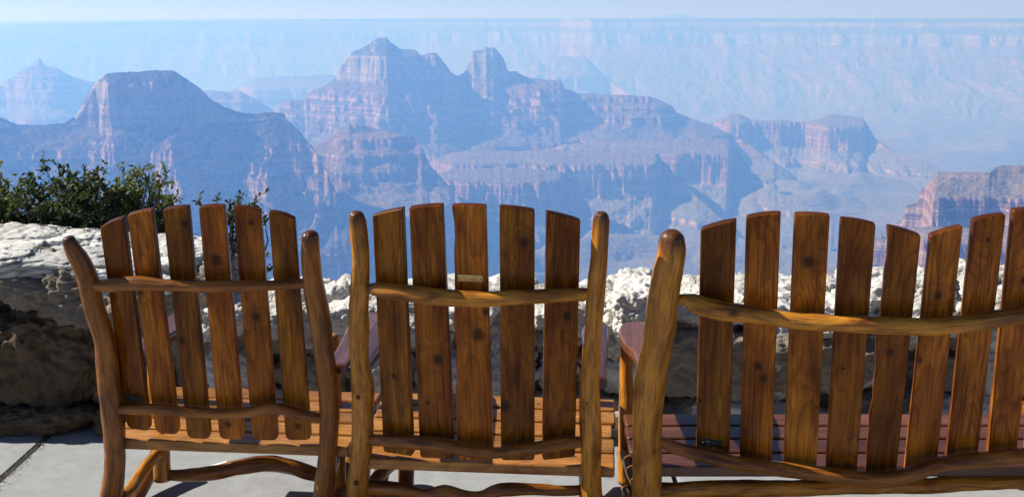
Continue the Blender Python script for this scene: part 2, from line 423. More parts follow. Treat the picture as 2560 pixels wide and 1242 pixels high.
# far rim, the plateau behind it and a cone mountain on it
landform('far_rim', [(-500, 100, 18000), (-200, 84, 18500), (0, 70, 19000), (300, 59, 19500), (600, 51, 19500), (1000, 47, 19500), (1400, 47, 18800), (1480, 47, 18000), (1800, 47, 18200), (2200, 47, 17700), (2560, 47, 17500), (3100, 48, 17500)],
         'long straight hazy canyon rim with pale cliff bands under the horizon', slope=0.5, amp=170, sx=900, sy=2300, front=4200, back=60, dx=3.5, dr=16, seed=1, ramp=350, fine=0.5, eo=0.75, shift=-18, soft=-440)
def plateau():
    az = np.linspace(R(-36), R(38), 60); rr = np.concatenate([[19700], np.linspace(20500, 58000, 12)])
    Rg, A = np.meshgrid(rr, az, indexing='ij')
    z = -30 + 0*Rg; z[Rg < 20000] = -42
    z = z + np.where(A < R(-14), (A+R(14))*350, 0)
    v = np.stack([Rg*np.sin(A), Rg*np.cos(A), z], -1).reshape(-1, 3)
    idx = np.arange(Rg.size).reshape(Rg.shape)
    f = np.stack([idx[:-1, :-1], idx[:-1, 1:], idx[1:, 1:], idx[1:, :-1]], -1).reshape(-1, 4)
    o = add_mesh('plateau', v, f, M_FOREST, smooth=True); tag(o, 'flat forested plateau running to the horizon behind the far rim', kind='structure')
t = NT('far_forest'); M_FOREST = t.bsdf(t.ramp(t.noise(t.n('ShaderNodeNewGeometry').outputs['Position'], 0.002, 4), [(0.3, (0.05, 0.07, 0.04)), (0.7, (0.11, 0.12, 0.07))]), 0.95)
plateau()
def cone():
    c = at(1690, 40, 30000); V = []; n = 48; m = 14
    for i in range(m+1):
        for j in range(n):
            a = 2*math.pi*j/n; q = i/m
            rad = 1250*q*(1+0.12*math.sin(3*a+1)+0.06*math.sin(7*a)); h = 175*(1-q)**1.5
            V.append((c.x+rad*math.cos(a), c.y+rad*math.sin(a), -40+h))
    Fc = [(i*n+j, i*n+(j+1) % n, (i+1)*n+(j+1) % n, (i+1)*n+j) for i in range(m) for j in range(n)]
    o = add_mesh('hill', V, Fc, M_FOREST, smooth=True); tag(o, 'faint low cone shaped hill on the horizon', kind='structure')
cone()
landform('mesa', [(1180, 260, 15000), (1290, 190, 15000), (1320, 172, 15000), (1345, 151, 15000), (1362, 160, 15000), (1385, 150, 15000), (1400, 142, 15000), (1462, 142, 15000), (1480, 158, 15000), (1520, 196, 15000), (1580, 235, 12700), (1700, 290, 12500)],
         'faint blue mesa in the haze under the far rim', amp=150, dr=20, dx=4, seed=2, front=2600)
landform('mesa', [(420, 300, 12500), (560, 235, 12500), (610, 212, 12500), (640, 196, 12500), (700, 191, 12500), (830, 188, 12500), (950, 210, 12500), (1050, 260, 12500)],
         'pale flat mesa almost lost in haze left of the tall central peak', amp=120, dr=24, dx=5, seed=3, front=2600)
landform('butte', [(-260, 330, 9800), (-120, 265, 9800), (-40, 236, 9800), (0, 214, 9800), (20, 200, 9800), (45, 181, 9800), (62, 170, 9800), (84, 164, 9800), (92, 150, 9800), (98, 146, 9800), (104, 152, 9800), (110, 162, 9800), (150, 174, 9800), (170, 186, 9800), (200, 198, 9800), (235, 206, 9800), (300, 250, 9800), (400, 300, 9800)],
         'pointed pale blue butte with a small knob summit at the left', amp=150, dr=13, dx=3, seed=4, front=2600)
landform('butte', [(380, 250, 8800), (480, 232, 8800), (530, 225, 8800), (585, 231, 8800), (600, 228, 8800), (625, 240, 8800), (655, 256, 8800), (690, 280, 8800), (740, 320, 8800), (800, 380, 8800)],
         'low blue ridge showing between the dark butte and the central massif', amp=140, dr=14, dx=4, seed=5)
landform('ridge', [(1690, 330, 8300), (1765, 312, 8300), (1810, 296, 8300), (1825, 286, 8300), (1850, 285, 8300), (1880, 300, 8300), (1900, 301, 8300), (1960, 299, 8300), (2000, 306, 8300), (2030, 302, 8300), (2065, 290, 8300), (2080, 286, 8300), (2120, 290, 8300), (2155, 294, 8300), (2170, 312, 8200), (2188, 346, 8100), (2230, 374, 8000), (2300, 402, 7800), (2400, 440, 7600), (2520, 500, 7400), (2640, 600, 7200)],
         'blue ridge with a blunt cliff end sloping down to the right', amp=150, dr=10, seed=6, front=3000)
landform('massif', [(560, 380, 7000), (640, 330, 7000), (690, 280, 7000), (705, 258, 7000), (725, 250, 7000), (760, 252, 7000), (770, 234, 7000), (795, 222, 7000), (820, 210, 7000), (842, 192, 7000), (850, 165, 7000), (868, 142, 7000), (885, 128, 7000), (905, 121, 7000), (925, 110, 7000), (940, 97, 7000), (952, 94, 7000), (966, 94, 7000), (975, 105, 7000), (1000, 122, 7000), (1040, 126, 7000), (1052, 139, 7000), (1062, 136, 7000), (1078, 133, 7000), (1092, 134, 7000), (1105, 150, 7000), (1118, 166, 7050), (1128, 182, 7100), (1145, 190, 7200), (1160, 182, 7300),
                   (1168, 172, 7350), (1173, 146, 7350), (1182, 128, 7350), (1208, 125, 7350), (1215, 119, 7350), (1234, 119, 7350), (1244, 128, 7350), (1257, 142, 7350), (1264, 160, 7350), (1269, 177, 7350), (1290, 180, 7350), (1310, 190, 7350), (1350, 199, 7350), (1385, 201, 7350), (1405, 203, 7350), (1412, 224, 7350), (1450, 233, 7400), (1500, 236, 7400), (1560, 238, 7400), (1635, 243, 7400), (1655, 254, 7400), (1680, 265, 7400), (1690, 280, 7400), (1730, 297, 7400), (1790, 318, 7400), (1860, 350, 7300), (1960, 420, 7200), (2060, 500, 7100)],
         'tall central rock massif with two summits and red ledges', amp=210, dr=8.5, dx=2.6, seed=7, front=2900, back=300, forest=0.55)
landform('platform', [(1250, 470, 6500), (1330, 400, 6500), (1400, 362, 6500), (1530, 352, 6500), (1600, 349, 6500), (1680, 345, 6500), (1760, 345, 6500), (1822, 348, 6500), (1838, 372, 6500), (1858, 396, 6400), (1880, 430, 6300), (1945, 480, 6100), (2030, 520, 5900), (2140, 590, 5700), (2240, 680, 5500)],
         'flat topped cliff platform below the long ridge', amp=120, dr=9, dx=3, seed=8, front=2600, back=300)
landform('platform', [(1020, 470, 5900), (1080, 400, 5900), (1130, 382, 5900), (1180, 374, 5900), (1300, 378, 5900), (1380, 372, 5900), (1480, 378, 5900), (1640, 384, 5900), (1660, 404, 5900), (1690, 440, 5800), (1740, 490, 5700), (1820, 560, 5500), (1900, 640, 5300)],
         'middle cliff platform with a level rim under the central massif', amp=130, dr=9, dx=3, seed=9, front=2400, back=250)
landform('platform', [(1000, 520, 5250), (1080, 440, 5250), (1125, 424, 5250), (1200, 421, 5250), (1290, 420, 5250), (1350, 423, 5250), (1400, 428, 5250), (1430, 450, 5250), (1452, 484, 5200), (1475, 520, 5100), (1500, 560, 5000), (1560, 640, 4800), (1620, 720, 4600)],
         'lower red cliff platform right of the nearer central mesa', amp=110, dr=8, dx=3, seed=10, front=2000, back=200)
landform('mesa', [(700, 480, 4800), (745, 420, 4850), (785, 368, 4850), (815, 350, 4850), (850, 330, 4850), (872, 314, 4850), (900, 311, 4850), (945, 322, 4850), (1000, 334, 4850), (1040, 346, 4850), (1058, 372, 4800), (1070, 410, 4750), (1100, 440, 4700), (1130, 474, 4650), (1140, 520, 4600), (1165, 580, 4500), (1230, 680, 4300)],
         'nearer sunlit red mesa with grassy slope above a tall cliff', amp=180, dr=6.5, dx=2.6, seed=11, front=2000, back=250, sx=420, sy=900)
landform('butte', [(-420, 300, 4300), (-260, 330, 4300), (-120, 300, 4300), (-40, 280, 4300), (0, 293, 4300), (40, 311, 4300), (110, 313, 4300), (160, 308, 4300), (190, 290, 4300), (205, 262, 4300), (222, 236, 4300), (232, 214, 4300), (250, 198, 4300), (268, 184, 4300), (300, 181, 4300), (345, 180, 4300), (380, 176, 4300), (435, 177, 4300), (450, 187, 4300), (480, 207, 4300), (500, 222, 4300), (525, 246, 4300), (560, 268, 4300), (600, 281, 4300), (640, 286, 4300), (660, 281, 4300), (710, 283, 4300), (718, 300, 4280), (750, 330, 4200), (785, 372, 4100), (815, 420, 4000), (840, 480, 3900), (880, 560, 3800), (930, 640, 3700), (1000, 740, 3600)],
         'dark near butte with a wooded flat top and ribbed shaded face', amp=290, dr=6.0, dx=2.6, seed=12, front=2200, back=250, sx=330, sy=1000, forest=1.0, slope=0.66)
landform('mesa', [(2120, 640, 3300), (2180, 600, 3300), (2225, 568, 3300), (2258, 546, 3300), (2266, 514, 3300), (2292, 508, 3300), (2304, 474, 3300), (2328, 452, 3300), (2342, 431, 3300), (2400, 430, 3300), (2475, 432, 3300), (2488, 418, 3350), (2520, 412, 3400), (2620, 415, 3400), (2800, 400, 3400), (3000, 420, 3400)],
         'near red cliff mesa cut off by the right edge', amp=130, forest=0.0, dr=5, dx=2.6, seed=13, front=1300, back=200, shift=282, sx=230, sy=420, slope=0.62, eo=.62, ramp=160)
landform('ledge', [(2040, 700, 2750), (2130, 640, 2750), (2200, 598, 2750), (2260, 572, 2750), (2330, 566, 2750), (2450, 572, 2750), (2600, 560, 2750), (2900, 560, 2750)],
         'lower red ledge in front of the near right mesa', amp=80, forest=0.0, dr=6, dx=3, seed=14, front=1100, back=150, shift=245, sx=200, sy=420, slope=0.6, eo=.6, ramp=160)
def canyon_floor():
    az = np.linspace(R(-42), R(42), 320); rr = np.geomspace(1500, 19000, 340)
    Rg, A = np.meshgrid(rr, az, indexing='ij'); x = Rg*np.sin(A); y = Rg*np.cos(A)
    e = ridged2(x/1500+3, y/1500, 6, .5)
    raw = iterr(np.array([-1040.0]))[0] + 330*(e-0.25) - 120 - 420*np.clip((Rg-7500)/2500, 0, 1)
    z = np.maximum(terr(raw), -1580)
    v = np.stack([x, y, z], -1).reshape(-1, 3); idx = np.arange(Rg.size).reshape(Rg.shape)
    f = np.stack([idx[:-1, :-1], idx[:-1, 1:], idx[1:, 1:], idx[1:, :-1]], -1).reshape(-1, 4)
    o = add_mesh('canyon_floor', v, f, M_ROCK); o['bed_shift'] = 0.0; o['forest'] = 0.0; tag(o, 'eroded canyon floor far below', kind='structure')
    v, f = box_geo(-59000, 59000, -2500, 60500, -1640, -1620)
    o = add_mesh('ground', v[4:], [(0, 1, 3, 2)], M_ROCK); o['bed_shift'] = 0.0; o['forest'] = 0.0; tag(o, 'ground sheet under the canyon', kind='structure')
canyon_floor()
# ------------------------------------------------------------------ terrace, slope
def concrete():
    t = NT('terrace_concrete'); P = t.n('ShaderNodeNewGeometry').outputs['Position']
    big = t.noise(P, 1.3, 4, 0.6); med = t.noise(P, 14, 5, 0.7); fin = t.noise(P, 190, 3, 0.8); gr = t.noise(P, 420, 2, 0.9)
    c = t.ramp(t.math('ADD', t.math('MULTIPLY', big, 0.35), t.math('MULTIPLY', med, 0.65)), [(0.3, (0.23, 0.235, 0.235)), (0.55, (0.30, 0.305, 0.305)), (0.75, (0.36, 0.365, 0.365))])
    stn = t.noise(P, 3.2, 5, 0.65, 0.8)
    c = t.mix(t.smooth(stn, 0.55, 0.75, 0, 0.35), c, (0.17, 0.16, 0.145))
    c = t.mix(t.smooth(fin, 0.56, 0.68, 0, 0.55), c, (0.15, 0.15, 0.14))
    c = t.mix(t.smooth(gr, 0.60, 0.70, 0, 0.5), c, (0.62, 0.60, 0.56))
    h = t.math('ADD', fin, t.math('MULTIPLY', med, 1.5))
    return t.bsdf(c, 0.9, t.bump(h, 0.5, 0.004), Specular_IOR_Level=0.25)
M_CONC = concrete()
t = NT('joint_dirt'); M_DIRT = t.bsdf(t.ramp(t.noise(t.n('ShaderNodeNewGeometry').outputs['Position'], 60, 4, .7), [(0.3, (0.05, 0.045, 0.04)), (0.7, (0.20, 0.17, 0.14))]), 0.95)
v, f = box_geo(-9, 9, -12, 4.8, -0.6, -0.035)
ter = add_mesh('terrace', v, f, M_DIRT, base=(0, 0, 0)); tag(ter, 'concrete terrace of large slabs with dirt in the joints', kind='structure')
ja = at_z(0, 1197, 0); jb = at_z(88, 1118, 0)
jd = (jb-ja).normalized(); jn = Vector((jd.y, -jd.x, 0))
def slab(i, j, L=2.6, Wd=2.4, gap=0.011, gapl=0.006):
    c0 = ja + jd*(i*L+1.2-L) + jn*(j*Wd)
    pts = []
    rs = random.Random(i*31+j)
    segs = 10
    q = [(gapl, gap), (L-gapl, gap), (L-gapl, Wd-gap), (gapl, Wd-gap)]
    for k in range(4):
        a, b = q[k], q[(k+1) % 4]
        for s_ in range(segs):
            u = s_/segs
            pts.append(c0 + jd*(a[0]+(b[0]-a[0])*u+rs.uniform(-.0022, .0022)) + jn*(a[1]+(b[1]-a[1])*u+rs.uniform(-.0022, .0022)))
    return pts
for i in range(-5, 5):
    for j in range(-6, 6):
        pts = slab(i, j)
        if min(p.y for p in pts) > 4.6 or max(p.y for p in pts) < -9 or min(p.x for p in pts) > 8 or max(p.x for p in pts) < -8: continue
        bm = bmesh.new()
        vs = [bm.verts.new(p) for p in pts]; fc = bm.faces.new(vs)
        if fc.normal.z < 0: fc.normal_flip()
        geom = bmesh.ops.bisect_plane(bm, geom=bm.verts[:]+bm.edges[:]+bm.faces[:], plane_co=(0, 4.55, 0), plane_no=(0, 1, 0), clear_outer=True)
        if not bm.faces: bm.free(); continue
        r = bmesh.ops.extrude_face_region(bm, geom=bm.faces[:]); dn = [g for g in r['geom'] if isinstance(g, bmesh.types.BMVert)]
        for w in dn: w.co.z -= 0.05
        bmesh.ops.recalc_face_normals(bm, faces=bm.faces[:])
        top = [e for e in bm.edges if all(abs(w.co.z) < 1e-6 for w in e.verts)]
        bmesh.ops.bevel(bm, geom=top, offset=0.004, segments=2, affect='EDGES')
        me = bpy.data.meshes.new('paving_slab'); bm.to_mesh(me); bm.free(); me.materials.append(M_CONC)
        o = bpy.data.objects.new('paving_slab', me); COL.objects.link(o); o.parent = ter
# debris along the joint and a white scrap of paper
def chips():
    rs = random.Random(4); parts = []
    for k in range(260):
        u = rs.uniform(-0.4, 1.3); w = abs(rs.gauss(0, 0.02))*rs.choice((1, 1, .5, -.3))
        c = ja + (jb-ja)*u + jn*(w+0.004)
        s_ = rs.uniform(.0015, .005)
        vv = [(c.x+rs.uniform(-1, 1)*s_*1.4, c.y+rs.uniform(-1, 1)*s_*1.4, rs.uniform(0, 1)*s_+0.0008) for _ in range(4)]
        parts.append((vv, [(0, 1, 2), (0, 2, 3), (0, 3, 1), (1, 3, 2)]))
    V, Fc = join_geo(parts)
    o = add_mesh('grit', V, Fc, M_TAN, ter); o['kind'] = 'stuff'
chips()
t = NT('white_paper'); M_PAPER = t.bsdf((0.8, 0.8, 0.78), 0.8)
a_ = [at_z(524, 1163, 0.004), at_z(566, 1153, 0.004), at_z(568, 1166, 0.004), at_z(540, 1180, 0.004)]
pv_ = [tuple(p+Vector((0, 0, 0.003*(k % 2)))) for k, p in enumerate(a_)] + [tuple(p+Vector((0, 0, 0.003*(k % 2)-0.0012))) for k, p in enumerate(a_)]
pc = tag(add_mesh('paper_scrap', pv_, [(0, 3, 2, 1), (4, 5, 6, 7), (0, 1, 5, 4), (1, 2, 6, 5), (2, 3, 7, 6), (3, 0, 4, 7)], M_PAPER, base=tuple(a_[0])), 'small white scrap of paper on the concrete behind the left chair stretcher', 'paper')

pb = at_z(673, 1158, 0.006); bmv = [(pb.x+.011*math.cos(a)*(1+.3*math.sin(2*a)), pb.y+.007*math.sin(a), pb.z+h) for h in (-.004, .005) for a in [k*math.pi/4 for k in range(8)]]
tag(add_mesh('pebble', bmv, [(k, (k+1) % 8, 8+(k+1) % 8, 8+k) for k in range(8)]+[tuple(range(8, 16)), tuple(range(7, -1, -1))], M_TAN, smooth=True, base=tuple(pb)), 'small brown pebble on the concrete seen under the left rocking chair seat', 'pebble')

# ground falling away behind the wall
t = NT('rim_soil'); P = t.n('ShaderNodeNewGeometry').outputs['Position']
M_SOIL = t.bsdf(t.ramp(t.noise(P, 3, 6, .7), [(0.3, (0.10, 0.085, 0.06)), (0.5, (0.22, 0.19, 0.15)), (0.7, (0.34, 0.31, 0.27))]), 0.95, t.bump(t.noise(P, 9, 6, .7), 0.8, 0.08))
gx, gy = np.meshgrid(np.linspace(-60, 60, 160), np.concatenate([np.linspace(4.5, 12, 50), np.linspace(12.6, 140, 70)]), indexing='ij')
gz = -0.25-(gy-4.5)*0.95 - 0.25*fbm2(gx/2.1, gy/2.1, 5)*np.minimum(1, (gy-4.4)/1.5) - 3*(fbm2(gx/16, gy/16, 3))*np.clip((gy-6)/20, 0, 1)
idx = np.arange(gx.size).reshape(gx.shape)
fq = np.stack([idx[:-1, :-1], idx[1:, :-1], idx[1:, 1:], idx[:-1, 1:]], -1).reshape(-1, 4)
tag(add_mesh('slope', np.stack([gx, gy, gz], -1).reshape(-1, 3), fq, M_SOIL, smooth=True), 'rocky slope falling away behind the stone wall', kind='structure')

# ------------------------------------------------------------------ stone wall
def cubesphere(n):
    g = np.linspace(-1, 1, n); V = []; Fc = []; off = 0
    a, b = np.meshgrid(g, g, indexing='ij'); o = np.ones_like(a)
    for (p, fl) in (((o, a, b), 0), ((-o, a, b), 1), ((a, o, b), 1), ((a, -o, b), 0), ((a, b, o), 0), ((a, b, -o), 1)):
        V.append(np.stack(p, -1).reshape(-1, 3)); idx = np.arange(n*n).reshape(n, n)+off
        q = np.stack([idx[:-1, :-1], idx[1:, :-1], idx[1:, 1:], idx[:-1, 1:]], -1).reshape(-1, 4)
        Fc.append(q[:, ::-1] if fl else q); off += n*n
    V = np.concatenate(V); Fc = np.concatenate(Fc)
    key = np.round(V*1e5).astype(np.int64); _, first, inv = np.unique(key, axis=0, return_index=True, return_inverse=True)
    return V[first], inv.reshape(-1)[Fc]
_cs = {}
def stone(parent, c, size, mat, seed, n=16, power=5.0, cuts=7, rough=0.10, rot=0.0, tilt=(0, 0), lit=0.0, layers=0.0):
    if n not in _cs: _cs[n] = cubesphere(n)
    P, Fc = _cs[n]
    rs = np.random.RandomState(seed)
    r = (np.abs(P)**power).sum(1)**(1.0/power); Q = P/r[:, None]
    for k in range(cuts):                                    # broken facets
        nn = rs.normal(size=3); nn /= np.linalg.norm(nn); d = rs.uniform(0.72, 1.05)*(np.abs(nn)).sum()**0.35*0.95
        over = np.maximum(0, Q@nn-d); Q = Q-over[:, None]*nn
    sz = np.array(size)/2; W_ = Q*sz
    m = min(size)
    s_ = seed*1.37
    n1 = fbm3(W_[:, 0]/0.16+s_, W_[:, 1]/0.16, W_[:, 2]/0.16, 5, 0.55)
    n2 = fbm3(W_[:, 0]/0.035+s_, W_[:, 1]/0.035, W_[:, 2]/0.03, 3, 0.6)
    nrm = Q/np.maximum(np.abs(Q).max(1), 1e-3)[:, None]; nrm /= np.linalg.norm(nrm, axis=1)[:, None]
    W_ = W_+nrm*((n1*rough*0.38*min(m*2, .5)) + n2*rough*0.09)[:, None]
    if layers > 0:
        zz = W_[:, 2]/0.028 + fbm3(W_[:, 0]/.3+s_, W_[:, 1]/.3, W_[:, 2]/.3, 2)*2.0
        fr = zz-np.floor(zz); W_[:, :2] *= (1-layers*0.05*np.where(fr > 0.72, 1, 0))[:, None]
    M = Matrix.Rotation(rot, 3, 'Z') @ Matrix.Rotation(tilt[0], 3, 'X') @ Matrix.Rotation(tilt[1], 3, 'Y')
    W_ = W_@np.array(M).T
    o = add_mesh('stone', W_, Fc, mat, smooth=True)
    o.location = Vector(c)-parent.location; o.parent = parent
    return o
wall = empty('stone_wall', (0, 4.2, 0))
tag(wall, 'low wall of rough pale limestone rubble with a higher fissured left end, between terrace and canyon', 'wall')
rs = random.Random(11)
seed = 100
def wtop(x): return 0.50 + 0.035*max(0, x) + 0.0*x
# mortar cores
v, f = box_geo(-1.12, 5.2, 4.10, 4.42, -0.1, 0.42); V1 = (v, f)
v, f = box_geo(-5.2, -1.20, 4.24, 4.62, -0.1, 0.58); 
for vv, ff in (V1, (v, f)):
    add_mesh('mortar', vv, ff, M_MORTAR, wall)
# face courses, lower section
def course(x0, x1, z0, hmin, hmax, wmin, wmax, yf, dep, mats, n=16, face=1, rough=0.12):
    global seed
    x = x0
    while x < x1:
        w = rs.uniform(wmin, wmax); h = rs.uniform(hmin, hmax)
        m = rs.choice(mats)
        stone(wall, (x+w/2, yf+face*dep/2+rs.uniform(-.025, .03), z0+h/2+rs.uniform(-.015, .02)), (w*1.0, dep, h*1.0), m, seed, n, power=rs.uniform(2.6, 5), cuts=rs.randint(5, 10), rough=rough*rs.uniform(.8, 1.5), rot=rs.uniform(-.12, .12), tilt=(rs.uniform(-.08, .08), rs.uniform(-.12, .12)))
        seed += 1; x += w*rs.uniform(.94, 1.0)
MX = [M_LIME, M_LIME, M_LIME, M_LIME, M_TAN]
course(-1.25, 4.9, -0.02, .14, .20, .16, .38, 3.90, .30, MX, 24)
course(-1.20, 4.9, 0.15, .15, .21, .14, .34, 3.97, .26, MX, 26, rough=.16)
course(-1.25, 4.9, 0.30, .14, .19, .12, .30, 4.02, .22, MX, 28, rough=.18)
course(-1.2, 5.0, -0.02, .3, .4, .3, .5, 4.44, .2, MX, 9, -1)
# caps, lower section, two stones deep
for row, (yc, dep) in enumerate(((4.10, .22), (4.25, .20), (4.39, .22))):
    x = -1.22 + row*.07
    while x < 5.0:
        w = rs.uniform(.13, .34); h = rs.uniform(.10, .17)
        zt = wtop(x)+rs.uniform(-.02, .03)+row*.008
        stone(wall, (x+w/2, yc+rs.uniform(-.02, .02), zt-h/2), (w*1.06, dep*1.12, h), rs.choice([M_LIME, M_LIME, M_LIME, M_SLAB]), seed, 24, power=rs.uniform(3, 6), cuts=rs.randint(5, 9), rough=.17, rot=rs.uniform(-.3, .3), tilt=(rs.uniform(-.1, .1), rs.uniform(-.12, .12)))
        seed += 1; x += w*.93
# big stones seen singly
def big(px, py, Y, w, d, h, mat, **kw):
    global seed
    p = at(px, py, Y); seed += 1
    stone(wall, (p.x, Y+d/2-.05, p.z), (w, d, h), mat, kw.pop('seed', seed), kw.pop('n', 44), **kw)
big(75, 905, 4.06, .60, .46, .48, M_BROWN, power=2.5, cuts=7, rough=.26, tilt=(.05, .12), seed=901)
big(-170, 930, 4.08, .46, .4, .5, M_BROWN, power=3.2, cuts=6, rough=.2, seed=902)
big(262, 765, 4.08, .58, .42, .25, M_TAN, power=3.4, cuts=9, rough=.22, tilt=(0, .10), seed=903)
big(20, 715, 4.07, .34, .4, .19, M_TAN, power=4, cuts=9, rough=.16, tilt=(0, .05), seed=904)
big(-250, 740, 4.07, .50, .4, .24, M_BROWN, power=5, cuts=8, rough=.14, seed=905)
big(330, 960, 4.11, .40, .4, .34, M_BROWN, power=3.6, cuts=8, rough=.2, seed=906)
big(455, 900, 4.11, .34, .4, .34, M_TAN, power=4.5, cuts=8, rough=.18, seed=907)
big(90, 1065, 4.02, .52, .36, .13, M_BROWN, power=3.5, cuts=8, rough=.2, seed=908)
big(330, 1068, 4.02, .30, .36, .14, M_BROWN, power=3.5, cuts=8, rough=.2, seed=909)
big(-200, 1065, 4.02, .42, .36, .15, M_BROWN, power=3.5, cuts=8, rough=.2, seed=910)
big(500, 1060, 4.02, .34, .36, .15, M_TAN, power=3.5, cuts=8, rough=.2, seed=911)
big(470, 745, 4.10, .26, .42, .22, M_TAN, power=5, cuts=8, rough=.14, seed=912)
big(1735, 915, 3.97, .44, .3, .26, M_TAN, power=5.5, cuts=6, rough=.12, seed=913)
big(1600, 790, 3.98, .20, .3, .22, M_LIME, power=4.0, cuts=6, rough=.16, seed=914)
big(1700, 1050, 3.96, .26, .3, .17, M_TAN, power=4.0, cuts=7, rough=.12, tilt=(0, -.25), seed=915)
big(2050, 905, 3.98, .46, .3, .25, M_TAN, power=5.0, cuts=7, rough=.12, seed=916)
# flat fissured slabs capping the high section
caps = [(-80, 620, 4.02, .62, .42, .13), (150, 628, 4.04, .50, .40, .12), (350, 650, 4.02, .46, .36, .12), (452, 628, 4.06, .20, .36, .13),
        (-100, 590, 4.26, .7, .34, .10), (110, 592, 4.30, .46, .30, .10), (290, 600, 4.28, .46, .34, .11), (432, 606, 4.26, .30, .34, .12), (30, 572, 4.42, .44, .24, .08), (230, 583, 4.45, .42, .22, .09), (-420, 620, 4.05, .6, .5, .14), (400, 592, 4.46, .36, .20, .09)]
for k, (px, py, Y, w, d, h) in enumerate(caps):
    Y += .06
    p = at(px, py, Y+d/2)
    stone(wall, (p.x, Y+d/2, p.z-h/2), (w*1.06, d*1.1, h), M_SLAB, 950+k, 44, power=7, cuts=5, rough=.09, rot=rs.uniform(-.12, .12), tilt=(rs.uniform(-.03, .04), rs.uniform(-.05, .05)), layers=1.0)
# far left, outside the picture
course(-5.2, -2.55, 0.0, .2, .28, .3, .5, 4.02, .3, [M_BROWN, M_TAN], 12)
course(-5.2, -2.5, 0.24, .2, .28, .3, .5, 4.03, .3, [M_BROWN, M_TAN], 12)
course(-5.2, -2.5, 0.46, .18, .22, .3, .5, 4.03, .5, [M_SLAB, M_TAN], 12)
course(-5.2, -1.3, 0.0, .5, .6, .4, .6, 4.55, .2, [M_LIME, M_TAN], 9, -1)
# ------------------------------------------------------------------ log furniture
def catmull(P, step):
    P = [np.array(p, float) for p in P]; P = [2*P[0]-P[1]]+P+[2*P[-1]-P[-2]]; out = []
    for i in range(1, len(P)-2):
        L = np.linalg.norm((P[i+1]-P[i])[:3]); m = max(2, int(L/step))
        for k in range(m):
            t = k/m; a, b, c, d = P[i-1:i+3]
            out.append(0.5*((2*b)+(-a+c)*t+(2*a-5*b+4*c-d)*t*t+(-a+3*b-3*c+d)*t**3))
    out.append(P[-2]); return out
_ls = [0]
def log(name, parent, pts, mat, dome=(1, 1), rough=0.06, n=22, step=0.014, facet=0.0, flat=1.0, mesh_only=False):
    """pts: (x, y, z, radius) in world space; a tapering knobbly peeled log"""
    _ls[0] += 1; sd = _ls[0]*3.77
    Q = catmull(pts, step); C = [Vector(q[:3]) for q in Q]; Rd = [max(.003, q[3]) for q in Q]
    tang = [(C[min(i+1, len(C)-1)]-C[max(i-1, 0)]).normalized() for i in range(len(C))]
    rows = []    # (center, tangent, radius, endg)
    r0, r1 = Rd[0], Rd[-1]
    def cap(c, tg, r, k, sgn):
        return [(c+tg*sgn*(r*k*math.sin(a)), tg, max(r*math.cos(a), 0.0006), 1.0) for a in (R(15), R(30), R(45), R(60), R(75), R(88))]
    if dome[0]: rows += list(reversed(cap(C[0], tang[0], r0, dome[0], -1)))
    acc = 0; tot = sum((C[i+1]-C[i]).length for i in range(len(C)-1))
    for i in range(len(C)):
        if i: acc += (C[i]-C[i-1]).length
        e = 0
        if dome[0]: e = max(e, 1-acc/0.034)
        if dome[1]: e = max(e, 1-(tot-acc)/0.034)
        rows.append((C[i], tang[i], Rd[i], max(0, e)))
    if dome[1]: rows += cap(C[-1], tang[-1], r1, dome[1], 1)
    up = Vector((0, 1, 0)) if abs(tang[0].y) < .8 else Vector((0, 0, 1))
    V = []; LC = []; E = []; s_ = 0; prev = None
    u = tang[0].cross(up).normalized()
    ths = [2*math.pi*k/n for k in range(n)]
    for (c, tg, r, e) in rows:
        u = (u-tg*u.dot(tg)).normalized(); w = tg.cross(u)
        if prev is not None: s_ += (c-prev).length
        prev = c
        for th in ths:
            cs, sn = math.cos(th), math.sin(th)
            V.append((c, u, w, cs, sn, r)); LC.append((cs*r, sn*r*1.0, s_)); E.append(e)
    LC = np.array(LC); cs = np.array([v[3] for v in V]); sn = np.array([v[4] for v in V]); rr = np.array([v[5] for v in V])
    ns = fbm3(cs*0.9+sd, sn*0.9, LC[:, 2]/0.16+sd, 3, .5)
    nk = perlin3(cs*1.3+sd, sn*1.3+5, LC[:, 2]/0.075-sd)
    nf = fbm3(cs*2.2+sd, sn*2.2, LC[:, 2]/0.035+sd, 2, .5)
    sc = 1+rough*1.35*ns+rough*2.0*np.maximum(0, nk-0.25)+0.018*nf
    if facet: sc = sc*(1-facet*np.abs(np.sin((np.arctan2(sn, cs))*2.5+sd)))
    rr2 = rr*sc
    Cn = np.array([tuple(v[0]) for v in V]); U = np.array([tuple(v[1]) for v in V]); W2 = np.array([tuple(v[2]) for v in V])
    P = Cn+U*(cs*rr2)[:, None]+W2*(sn*rr2*flat)[:, None]
    m = len(rows); idx = np.arange(m*n).reshape(m, n); nx = np.roll(idx, -1, axis=1)
    Fc = [tuple(q) for q in np.stack([idx[:-1], nx[:-1], nx[1:], idx[1:]], -1).reshape(-1, 4)]
    Fc.append(tuple(idx[0][::-1])); Fc.append(tuple(idx[-1]))
    return add_mesh(name, P, Fc, mat, parent, smooth=True, lc=LC, endg=E)

